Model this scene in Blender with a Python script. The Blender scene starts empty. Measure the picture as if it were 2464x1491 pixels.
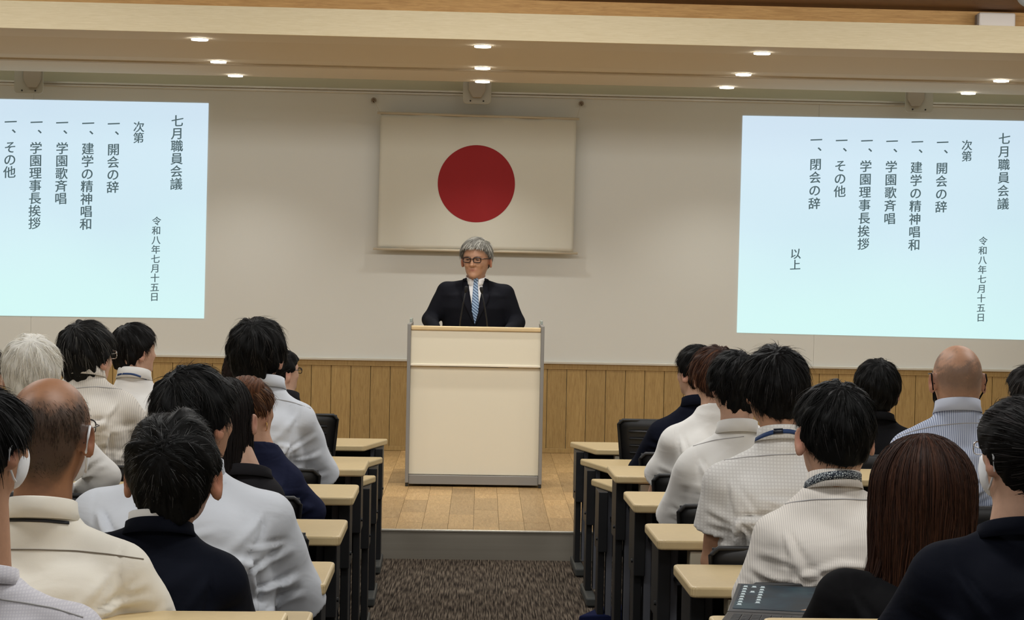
import bpy, bmesh, math, random
import numpy as np
from mathutils import Vector, Matrix, Euler
from mathutils.bvhtree import BVHTree
random.seed(7); RNG = np.random.default_rng(7)
PI = math.pi
SC = bpy.context.scene
COL = SC.collection

# ------------------------------------------------------------------ camera
F_PX, CX, CY = 5200.0, 1418.0, 745.5
CAM = np.array([0.0, 0.0, 1.65])
_t = math.radians(1.15)
_vr, _vu = 1161 - CX, CY - 602
_a0 = _vr * math.cos(_t) - _vu * math.sin(_t)
_u0 = _vr * math.sin(_t) + _vu * math.cos(_t)
YAW = math.atan2(-_a0, F_PX)
PIT = math.atan2(_u0, math.hypot(F_PX, _a0))
FW = np.array([math.sin(YAW) * math.cos(PIT), math.cos(YAW) * math.cos(PIT), -math.sin(PIT)])
R0 = np.array([math.cos(YAW), -math.sin(YAW), 0.0])
U0 = np.cross(R0, FW)
RT = math.cos(_t) * R0 + math.sin(_t) * U0
UP = -math.sin(_t) * R0 + math.cos(_t) * U0
cam_d = bpy.data.cameras.new('camera')
cam_d.sensor_width = 36.0
cam_d.lens = F_PX / 2464 * 36.0
cam_d.shift_x = -(CX - 1232) / 2464
cam_d.clip_end = 100
cam = bpy.data.objects.new('camera', cam_d)
COL.objects.link(cam)
M = Matrix(((RT[0], UP[0], -FW[0], CAM[0]), (RT[1], UP[1], -FW[1], CAM[1]), (RT[2], UP[2], -FW[2], CAM[2]), (0, 0, 0, 1)))
cam.matrix_world = M
SC.camera = cam

def ray(px, py):
    d = FW * F_PX + RT * (px - CX) + UP * (CY - py)
    return d
def W(px, py, D):                      # point seen at a pixel on the plane y = D
    d = ray(px, py)
    return CAM + d * (D / d[1])
def WZ(px, py, z):                     # point seen at a pixel on the plane z
    d = ray(px, py)
    return CAM + d * ((z - CAM[2]) / d[2])
def XPX(px, D, z=1.2):                 # world x for a pixel column at depth D, height z
    py = 600 + (1.65 - z) * F_PX / D
    return W(px, py, D)[0]

# ------------------------------------------------------------------ world, light, exposure
wd = bpy.data.worlds.new('world'); SC.world = wd
wd.use_nodes = True
wd.node_tree.nodes['Background'].inputs[0].default_value = (0.9, 0.93, 1, 1)
wd.node_tree.nodes['Background'].inputs[1].default_value = 0.05
SC.view_settings.view_transform = 'Standard'
SC.view_settings.look = 'None'
SC.view_settings.gamma = 1.0
SC.view_settings.use_curve_mapping = False
SC.view_settings.exposure = 0.0
try:
    SC.cycles.use_denoising = True
    SC.cycles.max_bounces = 6
    SC.cycles.diffuse_bounces = 4
except Exception:
    pass

def area(name, loc, sx, sy, power, col=(1, .95, .88), rot=(0, 0, 0), spread=180):
    l = bpy.data.lights.new(name, 'AREA'); l.shape = 'RECTANGLE'
    l.size = sx; l.size_y = sy; l.energy = power; l.color = col; l.spread = math.radians(spread)
    o = bpy.data.objects.new(name, l); o.location = loc; o.rotation_euler = rot
    COL.objects.link(o); return o
AUD = 32.0
for yy in (1.0, 4.4, 7.8, 10.4):
    for xx in (-2.6, 0.2, 3.0):
        area('ceiling_panel_light', (xx, yy, 3.10), 1.3, 0.5, AUD, (1, .995, .965))
for xx in (-3.4, 0.1, 3.6):
    area('beam_fill_light', (xx, 11.3, 3.11), 3.0, .12, 24.0, (1, .98, .93), (math.radians(62), 0, 0))  # added fill lamps to brighten the beam face, no fixture modelled
area('recess_fill_light', (0.1, 15.42, 2.93), 10.5, .05, 2.2, (1, .98, .93), (math.radians(75), 0, 0))  # unseen fill lamp added to lift the dark header recess
STAGE_W = 70.0
def spot(loc, power, size=104, blend=.8, col=(1, .98, .92)):
    l = bpy.data.lights.new('downlight_lamp', 'SPOT'); l.energy = power; l.spot_size = math.radians(size)
    l.spot_blend = blend; l.shadow_soft_size = .05; l.color = col
    o = bpy.data.objects.new('downlight_lamp', l); o.location = loc; COL.objects.link(o); return o

# ------------------------------------------------------------------ colours and materials
def lin(c):
    if isinstance(c, (int, float)): c = (c, c, c)
    return tuple(((v / 255) / 12.92 if v / 255 <= .04045 else ((v / 255 + .055) / 1.055) ** 2.4) for v in c)
MATS = {}
def nt(name):
    m = bpy.data.materials.new(name); m.use_nodes = True
    n = m.node_tree.nodes; l = m.node_tree.links
    return m, n, l, n['Principled BSDF']
def mat(name, c, rough=.6, metal=0.0, bump=0.0, bscale=200.0, var=0.0, vscale=3.0, spec=.5, sheen=0.0, stretch=None, emit=None, estr=1.0):
    if name in MATS: return MATS[name]
    m, n, l, b = nt(name)
    b.inputs['Base Color'].default_value = (*lin(c), 1)
    b.inputs['Roughness'].default_value = rough
    b.inputs['Metallic'].default_value = metal
    b.inputs['Specular IOR Level'].default_value = spec
    if sheen: b.inputs['Sheen Weight'].default_value = sheen
    tc = n.new('ShaderNodeTexCoord'); mp = n.new('ShaderNodeMapping')
    l.new(tc.outputs['Object'], mp.inputs[0])
    if stretch: mp.inputs['Scale'].default_value = stretch
    if var:
        t = n.new('ShaderNodeTexNoise'); t.inputs['Scale'].default_value = vscale; t.inputs['Detail'].default_value = 5
        l.new(mp.outputs[0], t.inputs['Vector'])
        r = n.new('ShaderNodeMapRange'); r.inputs[1].default_value = .3; r.inputs[2].default_value = .7
        r.inputs[3].default_value = 1 - var; r.inputs[4].default_value = 1 + var
        l.new(t.outputs[0], r.inputs[0])
        hs = n.new('ShaderNodeHueSaturation'); hs.inputs['Color'].default_value = (*lin(c), 1)
        l.new(r.outputs[0], hs.inputs['Value']); l.new(hs.outputs[0], b.inputs['Base Color'])
    if bump:
        t = n.new('ShaderNodeTexNoise'); t.inputs['Scale'].default_value = bscale; t.inputs['Detail'].default_value = 4
        l.new(mp.outputs[0], t.inputs['Vector'])
        bp = n.new('ShaderNodeBump'); bp.inputs['Strength'].default_value = bump; bp.inputs['Distance'].default_value = .004
        l.new(t.outputs[0], bp.inputs['Height']); l.new(bp.outputs[0], b.inputs['Normal'])
    if emit:
        b.inputs['Emission Color'].default_value = (*lin(emit), 1); b.inputs['Emission Strength'].default_value = estr
    MATS[name] = m; return m

def wood(name, c1, c2, scale=(1, 1, 1), rough=.45, dist=3.0, per_piece=.12, bands=6.0):
    m, n, l, b = nt(name)
    tc = n.new('ShaderNodeTexCoord'); mp = n.new('ShaderNodeMapping'); mp.inputs['Scale'].default_value = scale
    oi = n.new('ShaderNodeObjectInfo'); ad = n.new('ShaderNodeVectorMath'); ad.operation = 'ADD'
    sc = n.new('ShaderNodeVectorMath'); sc.operation = 'SCALE'; sc.inputs['Scale'].default_value = 37.0
    cb = n.new('ShaderNodeCombineXYZ')
    for i in range(3): l.new(oi.outputs['Random'], cb.inputs[i])
    l.new(cb.outputs[0], sc.inputs[0]); l.new(tc.outputs['Object'], mp.inputs[0])
    l.new(mp.outputs[0], ad.inputs[0]); l.new(sc.outputs[0], ad.inputs[1])
    t = n.new('ShaderNodeTexNoise'); t.inputs['Scale'].default_value = bands; t.inputs['Detail'].default_value = 7
    t.inputs['Distortion'].default_value = dist * .3; t.inputs['Roughness'].default_value = .62
    l.new(ad.outputs[0], t.inputs['Vector'])
    r = n.new('ShaderNodeValToRGB'); r.color_ramp.elements[0].position = .32; r.color_ramp.elements[1].position = .68
    r.color_ramp.elements[0].color = (*lin(c1), 1); r.color_ramp.elements[1].color = (*lin(c2), 1)
    l.new(t.outputs[0], r.inputs[0])
    hs = n.new('ShaderNodeHueSaturation'); l.new(r.outputs[0], hs.inputs['Color'])
    mr = n.new('ShaderNodeMapRange'); mr.inputs[3].default_value = 1 - per_piece; mr.inputs[4].default_value = 1 + per_piece
    l.new(oi.outputs['Random'], mr.inputs[0]); l.new(mr.outputs[0], hs.inputs['Value'])
    l.new(hs.outputs[0], b.inputs['Base Color']); b.inputs['Roughness'].default_value = rough
    bp = n.new('ShaderNodeBump'); bp.inputs['Strength'].default_value = .15; bp.inputs['Distance'].default_value = .002
    l.new(t.outputs[0], bp.inputs['Height']); l.new(bp.outputs[0], b.inputs['Normal'])
    MATS[name] = m; return m

# ------------------------------------------------------------------ mesh helpers
def link(name, me, m=None, parent=None, smooth=False):
    o = bpy.data.objects.new(name, me)
    if m is not None:
        for mm in (m if isinstance(m, (list, tuple)) else [m]): me.materials.append(mm)
    COL.objects.link(o)
    if parent is not None: o.parent = parent
    if smooth:
        me.polygons.foreach_set('use_smooth', np.ones(len(me.polygons), dtype=bool)); me.update()
    return o
def thing(name, label, cat, loc=(0, 0, 0), group=None):
    o = bpy.data.objects.new(name, None); COL.objects.link(o); o.location = loc
    o.empty_display_size = .1
    o['label'] = label; o['category'] = cat
    if group: o['group'] = group
    return o
def tag(o, label=None, cat=None, group=None, kind=None):
    if label: o['label'] = label
    if cat: o['category'] = cat
    if group: o['group'] = group
    if kind: o['kind'] = kind
    return o
def bm_box(bm, x0, x1, y0, y1, z0, z1, bev=0.0, seg=2):
    r = bmesh.ops.create_cube(bm, size=1.0)
    vs = r['verts']
    for v in vs:
        v.co = Vector((x0 + (v.co.x + .5) * (x1 - x0), y0 + (v.co.y + .5) * (y1 - y0), z0 + (v.co.z + .5) * (z1 - z0)))
    if bev:
        es = list({e for v in vs for e in v.link_edges})
        bmesh.ops.bevel(bm, geom=es, offset=bev, segments=seg, affect='EDGES', profile=.5)
def bm_tube(bm, pts, rad, seg=10, cap=True):
    pts = [Vector(p) for p in pts]
    rads = rad if isinstance(rad, (list, tuple)) else [rad] * len(pts)
    rings = []
    up = Vector((0, 0, 1))
    for i, p in enumerate(pts):
        a = pts[max(i - 1, 0)]; c = pts[min(i + 1, len(pts) - 1)]
        t = (c - a).normalized()
        s = t.cross(up)
        if s.length < 1e-3: s = t.cross(Vector((1, 0, 0)))
        s.normalize(); q = s.cross(t)
        rings.append([bm.verts.new(p + (s * math.cos(2 * PI * k / seg) + q * math.sin(2 * PI * k / seg)) * rads[i]) for k in range(seg)])
    for i in range(len(rings) - 1):
        for k in range(seg):
            bm.faces.new((rings[i][k], rings[i][(k + 1) % seg], rings[i + 1][(k + 1) % seg], rings[i + 1][k]))
    if cap:
        bm.faces.new(rings[0][::-1]); bm.faces.new(rings[-1])
def bm_disc(bm, c, r, n=32, axis='z', depth=.004):
    m = {'z': Matrix.Identity(4), 'y': Matrix.Rotation(PI / 2, 4, 'X'), 'x': Matrix.Rotation(PI / 2, 4, 'Y')}[axis]
    bmesh.ops.create_cone(bm, cap_ends=True, segments=n, radius1=r, radius2=r, depth=depth, matrix=Matrix.Translation(c) @ m)
def bm_poly(bm, pts, z0, z1, bev=0.0, seg=2):
    lo = [bm.verts.new((x, y, z0)) for x, y in pts]; hi = [bm.verts.new((x, y, z1)) for x, y in pts]
    n = len(pts); fs = [bm.faces.new(lo[::-1]), bm.faces.new(hi)]
    for i in range(n): fs.append(bm.faces.new((lo[i], lo[(i + 1) % n], hi[(i + 1) % n], hi[i])))
    bmesh.ops.recalc_face_normals(bm, faces=fs)
    if bev:
        es = list({e for f in fs for e in f.edges})
        bmesh.ops.bevel(bm, geom=es, offset=bev, segments=seg, affect='EDGES', profile=.5)
def fin(name, bm, m, parent=None, smooth=False, off=None):
    me = bpy.data.meshes.new(name)
    if off is not None:
        bmesh.ops.translate(bm, verts=bm.verts, vec=-Vector(off))
    bm.to_mesh(me); bm.free()
    return link(name, me, m, parent, smooth)
def box(name, x0, x1, y0, y1, z0, z1, m, parent=None, bev=0.0, off=None, seg=2):
    bm = bmesh.new(); bm_box(bm, x0, x1, y0, y1, z0, z1, bev, seg)
    return fin(name, bm, m, parent, off=off)
def struct(name, x0, x1, y0, y1, z0, z1, m):
    o = box(name, x0, x1, y0, y1, z0, z1, m); o['kind'] = 'structure'; return o
# ================================================================== THE ROOM
D_ST, D_WALL, Z_ST = 11.51, 16.05, 0.155
XL, XR, YB, Z_C = -5.6, 5.8, -2.6, 3.16
# carpet
m, n, l, b = nt('carpet')
tc = n.new('ShaderNodeTexCoord'); mp = n.new('ShaderNodeMapping'); mp.inputs['Scale'].default_value = (165, 5.5, 1)
l.new(tc.outputs['Object'], mp.inputs[0])
t1 = n.new('ShaderNodeTexNoise'); t1.inputs['Scale'].default_value = 1.0; t1.inputs['Detail'].default_value = 3
l.new(mp.outputs[0], t1.inputs['Vector'])
t2 = n.new('ShaderNodeTexNoise'); t2.inputs['Scale'].default_value = 4.0; l.new(tc.outputs['Object'], t2.inputs['Vector'])
r = n.new('ShaderNodeValToRGB'); e = r.color_ramp.elements
e[0].position = .38; e[0].color = (*lin((38, 32, 27)), 1); e[1].position = .64; e[1].color = (*lin((112, 101, 88)), 1)
e2 = r.color_ramp.elements.new(.5); e2.color = (*lin((76, 67, 58)), 1)
l.new(t1.outputs[0], r.inputs[0])
hs = n.new('ShaderNodeHueSaturation'); l.new(r.outputs[0], hs.inputs['Color'])
mr = n.new('ShaderNodeMapRange'); mr.inputs[3].default_value = .85; mr.inputs[4].default_value = 1.15; l.new(t2.outputs[0], mr.inputs[0])
l.new(mr.outputs[0], hs.inputs['Value']); l.new(hs.outputs[0], b.inputs['Base Color'])
b.inputs['Roughness'].default_value = .95; b.inputs['Specular IOR Level'].default_value = .1
bp = n.new('ShaderNodeBump'); bp.inputs['Strength'].default_value = .6; bp.inputs['Distance'].default_value = .004
l.new(t1.outputs[0], bp.inputs['Height']); l.new(bp.outputs[0], b.inputs['Normal'])
MATS['carpet'] = m
WHITE = mat('wall_paint', (214, 206, 190), .85, bump=.05, bscale=300)
OLIVE = mat('header_paint', (216, 214, 192), .8)
SOFF = mat('soffit_paint', (206, 196, 176), .75)
OAKC = wood('oak_ceiling', (176, 132, 74), (204, 160, 98), (1.2, 14, 14), .6)
OAKD = wood('oak_ceiling_dark', (96, 62, 26), (118, 80, 38), (1.2, 14, 14), .7)
PALE = wood('pale_beam_wood', (214, 198, 160), (226, 212, 178), (1.5, 30, 30), .6)
OAK = wood('oak_board', (142, 114, 66), (168, 140, 88), (16, 16, 1.6), .5, per_piece=.07)
PLANK = wood('stage_plank', (148, 116, 72), (186, 154, 106), (14, 1.5, 14), .38, per_piece=.22)
STEEL = mat('brushed_steel', (150, 144, 132), .5, .45, bump=.04, bscale=60, stretch=(.3, 6, 14), var=.08, vscale=2)
DARKM = mat('black_metal', (26, 27, 30), .45, .2)
GREYM = mat('grey_metal', (112, 114, 120), .45, .3)

struct('floor', XL, XR, YB, D_ST + .02, -.06, 0, MATS['carpet'])
struct('wall_left', XL - .1, XL, YB, D_WALL, 0, 3.4, WHITE)
struct('wall_right', XR, XR + .1, YB, D_WALL, 0, 3.4, WHITE)
struct('wall_back', XL - .1, XR + .1, YB - .1, YB, 0, 3.4, WHITE)
# front wall: lower and upper plaster behind boards
struct('wall_front', XL - .1, XR + .1, D_WALL + .02, D_WALL + .12, 0, 3.4, OLIVE)

# stage
stage = tag(thing('stage', '', 'stage', (0, D_ST, 0)), kind='structure')
del stage['label']; del stage['category']
box('riser', XL, XR, D_ST, D_ST + .03, 0, Z_ST - .006, STEEL, stage, off=(0, D_ST, 0))
box('nosing', XL, XR, D_ST - .006, D_ST + .02, Z_ST - .008, Z_ST + .003, mat('nosing_metal', (205, 200, 188), .3, .6), stage, bev=.002, off=(0, D_ST, 0))
box('stage_body', XL, XR, D_ST + .03, D_WALL + .02, 0, Z_ST - .022, DARKM, stage, off=(0, D_ST, 0))
PW = .1385
x_first = WZ(880 + 585 / 4.372, 1275, Z_ST)[0]
bmr = bmesh.new(); plank_me = {}
kk = 0
for i in range(-40, 44):
    xa = x_first + i * PW; xb = xa + PW - .0015
    if xa < XL + .05 or xb > XR - .05: continue
    y = D_ST + .02 - random.uniform(0, .5)
    while y < D_WALL:
        L = random.choice((.30, .45, .6, .6, .75))
        ya, yb = max(y, D_ST + .02), min(y + L - .0012, D_WALL)
        y += L
        if yb - ya < .02: continue
        h = random.uniform(0, .0008)
        if -1.0 < xa < 1.1:
            box('plank', xa, xb, ya, yb, Z_ST - .022, Z_ST - .001 + h, PLANK, stage, off=(0, D_ST, 0))
        else:
            bm_box(bmr, xa, xb, ya, yb, Z_ST - .022, Z_ST - .001 + h)
fin('planks_at_the_sides', bmr, PLANK, stage, off=(0, D_ST, 0))['kind'] = 'stuff'

# wainscot of upright oak boards under the whiteboard
zb_board = W(1161, 868, D_WALL)[2]
zt_board = W(1161, 231, D_WALL)[2]
wains = tag(thing('trim_1', '', 'x', (0, D_WALL, 0)), kind='structure'); del wains['label']; del wains['category']
xb0 = XPX(1340 + 90 / 3.727, D_WALL, .7)
bw = 47.1 / 324.0
k0 = int((XL - xb0) / bw) - 1
for i in range(k0, k0 + 90):
    xa = xb0 + i * bw
    if xa < XL or xa + bw > XR: continue
    box('board', xa, xa + bw - .0035, D_WALL - .012, D_WALL + .02, Z_ST + .035, zb_board - .05, OAK, wains, bev=.0012, seg=1, off=(0, D_WALL, 0))
box('cap_board', XL, XR, D_WALL - .02, D_WALL + .02, zb_board - .05, zb_board - .012, OAK, wains, off=(0, D_WALL, 0))
box('baseboard', XL, XR, D_WALL - .018, D_WALL + .02, Z_ST, Z_ST + .035, OAK, wains, bev=.002, off=(0, D_WALL, 0))

# whiteboard wall
BOARD = mat('whiteboard_enamel', (208, 209, 204), .38, spec=.35)
ALU = mat('aluminium_rail', (206, 203, 192), .35, .5)
wb = thing('whiteboard', 'wall-wide pale grey whiteboard behind the speaker, above the oak boards', 'whiteboard', (0, D_WALL, 0))
seam = [XL + .02, W(1972, 300, 16)[0] - 4.6, XPX(880, 16), W(1972, 300, 16)[0], XR - .02]
seams = [XL + .02, -3.3, W(1972, 300, 16.0)[0] , XR - .02]
for a_, b_ in zip(seams[:-1], seams[1:]):
    box('writing_panel', a_ + .0006, b_ - .0006, D_WALL - .014, D_WALL + .018, zb_board, zt_board, BOARD, wb, off=(0, D_WALL, 0))
box('bottom_rail', XL + .02, XR - .02, D_WALL - .035, D_WALL + .018, zb_board - .012, zb_board + .006, ALU, wb, bev=.003, off=(0, D_WALL, 0))
box('top_rail', XL + .02, XR - .02, D_WALL - .026, D_WALL + .018, zt_board - .004, zt_board + .016, ALU, wb, bev=.003, off=(0, D_WALL, 0))

# ceiling: soffit with downlights, beam with a pale wood face, ledge and oak ceiling
z1, z2 = 1.65 + 1.252, 1.65 + 1.186
y_beam = 12.87
z_bt = 1.65 + (602 - 33) / F_PX * y_beam
y_led = 13.05
struct('trim_2', XL, XR, y_beam, y_beam + .03, z1 - .004, z_bt, PALE)
struct('trim_3', XL, XR, y_beam + .03, y_led, z_bt - .03, z_bt - .004, PALE)
struct('trim_4', XL, XR, y_led, y_led + .03, z_bt - .03, 3.3, OAKC)
# slatted brown ceiling over the audience
struct('ceiling', XL, XR, YB, y_led + .03, 3.16, 3.26, OAKD)
y_e = 15.3
bm = bmesh.new()
prof = [(y_beam + .03, z1), (13.42, z1), (14.06, z2 + .012), (14.36, z2 + .012), (14.36, z2), (14.40, z2), (14.40, z2 + .03), (14.425, z2 + .03), (14.425, z2), (y_e, z2), (y_e, 3.35), (13.2, 3.35), (13.2, z1 + .04), (y_beam + .03, z1 + .04)]
lo = [bm.verts.new((XL, y, z)) for y, z in prof]; hi = [bm.verts.new((XR, y, z)) for y, z in prof]
for i in range(len(prof)):
    j = (i + 1) % len(prof); bm.faces.new((lo[i], lo[j], hi[j], hi[i]))
bm.faces.new(lo); bm.faces.new(hi[::-1]); bmesh.ops.recalc_face_normals(bm, faces=bm.faces)
fin('ceiling.001', bm, SOFF)['kind'] = 'structure'
struct('ceiling.002', XL, XR, y_e, D_WALL + .02, 3.0, 3.1, OLIVE)
struct('trim_5', XL, XR, D_WALL - .055, D_WALL + .02, zt_board + .017, zt_board + .03, ALU)

# downlights
LAMPW = mat('downlight_glow', (255, 255, 255), .5, emit=(255, 252, 244), estr=14.0)
TRIM = mat('downlight_trim', (225, 220, 210), .4)
lights_px = [(490, 92, z1), (534, 152, z2 + .012), (573, 180, z2), (1162, 110, z1), (1161, 167, z2 + .012), (1161, 194, z2),
             (1829, 125, z1), (1780, 180, z2 + .012), (1741, 207, z2), (2405, 194, z2 + .012), (2326, 218, z2)]
xc0 = WZ(1161, 194, z2)[0]
COLX = 1.716
where = {0: 'above the left edge of the flag side', 1: ''}
rows = {0: (13.26, z1, 'front row nearest the beam'), 1: (14.2, z2 + .012, 'middle row'), 2: (15.17, z2, 'rear row nearest the whiteboard')}
cols = {-2: 'far left column out of view', -1: 'left column over the left projected image', 0: 'centre column over the speaker',
        1: 'right column beside the right projected image', 2: 'far right column'}
for ci in (-2, -1, 0, 1, 2):
    for ri in (0, 1, 2):
        y, z, rn = rows[ri]
        if ci == -2 or (ci == 2 and ri == 0):
            spot((xc0 + ci * COLX, y, z - .02), STAGE_W); continue
        x = xc0 + ci * COLX
        t = thing('downlight', 'round recessed ceiling downlight, %s, %s' % (cols[ci], rn), 'downlight', (x, y, z), 'recessed downlights over the stage')
        bm = bmesh.new()
        bmesh.ops.create_circle(bm, cap_ends=False, segments=40, radius=.058)
        r0 = bm.verts[:]
        prof = [(.058, -.0005), (.056, -.004), (.050, -.005), (.047, -.002)]
        bm.clear(); rings = []
        for rr, zz in prof:
            rings.append([bm.verts.new((rr * math.cos(2 * PI * k / 40), rr * math.sin(2 * PI * k / 40), zz)) for k in range(40)])
        for a_, b_ in zip(rings[:-1], rings[1:]):
            for k in range(40): bm.faces.new((a_[k], a_[(k + 1) % 40], b_[(k + 1) % 40], b_[k]))
        fin('trim_ring', bm, TRIM, t, True)
        bm = bmesh.new(); bm_disc(bm, (0, 0, -.007), .050, 32, 'z', .012)
        fin('lens', bm, LAMPW, t)
        spot((x, y, z - .02), STAGE_W)

# white box on the beam ledge and the dome at the corner
PLAST = mat('white_plastic', (222, 214, 206), .45)
q0 = W(2349, 60, 12.96); q1 = W(2440, 26, 12.96)
t = thing('wall_speaker', 'white rounded box standing on the wooden ledge at top right', 'speaker', (q0[0], 12.96, z_bt - .004))
box('housing', 0.006, q1[0] - q0[0], -.05, .05, 0, .088, PLAST, t, bev=.012, seg=3)
box('side_hinge', -.003, .006, -.03, .03, .012, .075, mat('grey_plastic', (120, 108, 98), .5), t, bev=.002)
q = W(2478, -8, 12.2)
t = thing('ceiling_sensor', 'round pale dome on the dark ceiling at the top right corner', 'sensor', (q[0], 12.2, 3.16))
bm = bmesh.new(); bmesh.ops.create_uvsphere(bm, u_segments=24, v_segments=12, radius=.075)
for v in bm.verts: v.co.z = -abs(v.co.z) * .9
fin('dome', bm, mat('sensor_dome', (190, 195, 198), .3), t, True)
bm = bmesh.new(); bm_disc(bm, (0, 0, -.004), .09, 32, 'z', .01); fin('mounting_plate', bm, PLAST, t)

# projector mounts hanging at the top of the board
MNT = mat('mount_plastic', (172, 169, 156), .4)
MNT2 = mat('mount_arm_paint', (158, 148, 132), .45)
SCR = mat('screw_hole', (30, 28, 22), .6)
def mount(cx, yt, yb, label, side):
    D = 15.75
    c = W(cx, (yt + yb) / 2, D); w = 68 * D / F_PX; h = (yb - yt) * D / F_PX + .05
    t = thing('projector_bracket', label, 'bracket', (c[0], D, c[2] + .025), 'projector brackets above the whiteboard')
    bm = bmesh.new()
    pts = []
    rr = .03
    for (sx, sz, a0) in ((1, 1, 0), (-1, 1, 90), (-1, -1, 180), (1, -1, 270)):
        for k in range(6):
            a = math.radians(a0 + k * 18); pts.append((sx * (w / 2 - rr) + rr * math.cos(a), sz * (h / 2 - rr) + rr * math.sin(a)))
    bm_poly(bm, pts, 0, .012, .003, 1)
    bmesh.ops.rotate(bm, verts=bm.verts, cent=(0, 0, 0), matrix=Matrix.Rotation(PI / 2, 3, 'X'))
    fin('face_plate', bm, MNT, t)
    # chamfered arm housing on the plate
    bm = bmesh.new(); aw = w * .30; ox = -side * w * .14
    pts = [(ox - aw, h / 2 + .04), (ox - aw, -h * .05), (ox - aw * .5, -h * .3), (ox + aw * .5, -h * .3), (ox + aw, -h * .05), (ox + aw, h / 2 + .04)]
    bm_poly(bm, pts, 0, .05, .004, 1)
    bmesh.ops.rotate(bm, verts=bm.verts, cent=(0, 0, 0), matrix=Matrix.Rotation(PI / 2, 3, 'X'))
    fin('arm_housing', bm, MNT2, t)
    for sx, sz in ((-1, -.40), (1, -.40), (-1, .28), (1, .28)):
        bm = bmesh.new(); bm_disc(bm, (sx * w * (.23 if sz < 0 else .41) + (0 if sz < 0 else 0), -.013, sz * h), .006, 12, 'y', .006)
        fin('screw', bm, SCR, t)
mount(70, 168, 225, 'pale projector bracket with dark screws above the left projected image', -1)
mount(1148, 195, 250, 'pale projector bracket at the centre, right above the flag', 0)
mount(2211, 216, 271, 'pale projector bracket with dark screws above the right projected image', 1)

# projected images
def proj_mat():
    m, n, l, b = nt('projected_light')
    b.inputs['Base Color'].default_value = (*lin((205, 205, 200)), 1); b.inputs['Roughness'].default_value = .4
    tc = n.new('ShaderNodeTexCoord'); mp = n.new('ShaderNodeMapping'); l.new(tc.outputs['UV'], mp.inputs[0])
    sp = n.new('ShaderNodeSeparateXYZ'); l.new(mp.outputs[0], sp.inputs[0])
    r = n.new('ShaderNodeValToRGB'); e = r.color_ramp.elements
    e[0].position = 0; e[0].color = (*lin((206, 247, 246)), 1); e[1].position = 1.0; e[1].color = (*lin((208, 230, 247)), 1)
    x = r.color_ramp.elements.new(.5); x.color = (*lin((203, 233, 245)), 1)
    t = n.new('ShaderNodeTexNoise'); t.inputs['Scale'].default_value = 1.6; t.inputs['Detail'].default_value = 1
    l.new(tc.outputs['UV'], t.inputs['Vector'])
    a = n.new('ShaderNodeMath'); a.operation = 'MULTIPLY_ADD'; l.new(t.outputs[0], a.inputs[0]); a.inputs[1].default_value = .5; l.new(sp.outputs['Y'], a.inputs[2])
    s = n.new('ShaderNodeMath'); s.operation = 'SUBTRACT'; l.new(a.outputs[0], s.inputs[0]); s.inputs[1].default_value = .25
    l.new(s.outputs[0], r.inputs[0]); l.new(r.outputs[0], b.inputs['Emission Color'])
    b.inputs['Emission Strength'].default_value = .93
    b.inputs['Base Color'].default_value = (.12, .12, .12, 1)
    return m
PROJ = proj_mat()
INK = mat('projected_ink', (40, 52, 52), .6, emit=(84, 104, 110), estr=.85, spec=.1)
def glyph_mesh(ch, cache={}):
    if ch in cache: return cache[ch]
    c = bpy.data.curves.new('glyph', 'FONT'); c.body = ch; c.offset = .005
    c.align_x = 'CENTER'
    o = bpy.data.objects.new('glyph', c); COL.objects.link(o)
    dg = bpy.context.evaluated_depsgraph_get(); dg.update()
    m = bpy.data.meshes.new_from_object(o.evaluated_get(dg))
    vs = [tuple(v.co) for v in m.vertices]; fs = [tuple(p.vertices) for p in m.polygons]
    bpy.data.objects.remove(o); bpy.data.meshes.remove(m)
    cache[ch] = (vs, fs); return cache[ch]
def lettering(parent, off, chars, D, m, tilt=.06):
    """chars: (char, px, py, size_px)"""
    V, Fc = [], []
    for ch, px, py, s in chars:
        vs, fs = glyph_mesh(ch)
        c = W(px, py, D); k = s * D / F_PX
        for dx, dz, dy in ((0, 0, 0), (.022, .008, .0004)):
            base = len(V)
            for v in vs:
                x = (v[0] + dx) * k; z = (v[1] - .38 + dz) * k
                V.append((c[0] + x - off[0], D - dy - off[1], c[2] + z - off[2] + x * tilt))
            Fc += [tuple(base + i for i in f) for f in fs]
    me = bpy.data.meshes.new('lettering'); me.from_pydata(V, [], Fc)
    return tag(link('lettering', me, m, parent), kind='stuff')
def col_chars(s, x0, y0, x1, y1, size):
    n_ = len(s)
    return [(c, x0 + (x1 - x0) * i / max(n_ - 1, 1), y0 + (y1 - y0) * i / max(n_ - 1, 1), size) for i, c in enumerate(s)]
def item_chars(s, xd, yd, x0, y0, x1, y1, size):
    return [('一', xd, yd, size), ('、', xd + 15, yd + 13, size)] + col_chars(s, x0, y0, x1, y1, size)
def projected(corners, cols_, label):
    D = D_WALL - .018
    tl, tr, br, bl = [W(px, py, D) for px, py in corners]
    o0 = ((tl + tr + br + bl) / 4)
    t = thing('projected_slide', label, 'projection', tuple(o0))
    bm = bmesh.new(); uvl = bm.loops.layers.uv.new('UVMap')
    N = 8; g = [[bm.verts.new(Vector(((bl * (1 - u) + br * u) * (1 - v) + (tl * (1 - u) + tr * u) * v - o0))) for u in np.linspace(0, 1, N + 1)] for v in np.linspace(0, 1, N + 1)]
    for j in range(N):
        for i in range(N):
            f = bm.faces.new((g[j][i], g[j][i + 1], g[j + 1][i + 1], g[j + 1][i]))
            for lp, (u, v) in zip(f.loops, ((i, j), (i + 1, j), (i + 1, j + 1), (i, j + 1))): lp[uvl].uv = (u / N, v / N)
    fin('slide_picture', bm, PROJ, t)
    for cl in cols_: lettering(t, o0, cl, D - .002, INK)
S = 1.0
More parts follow.
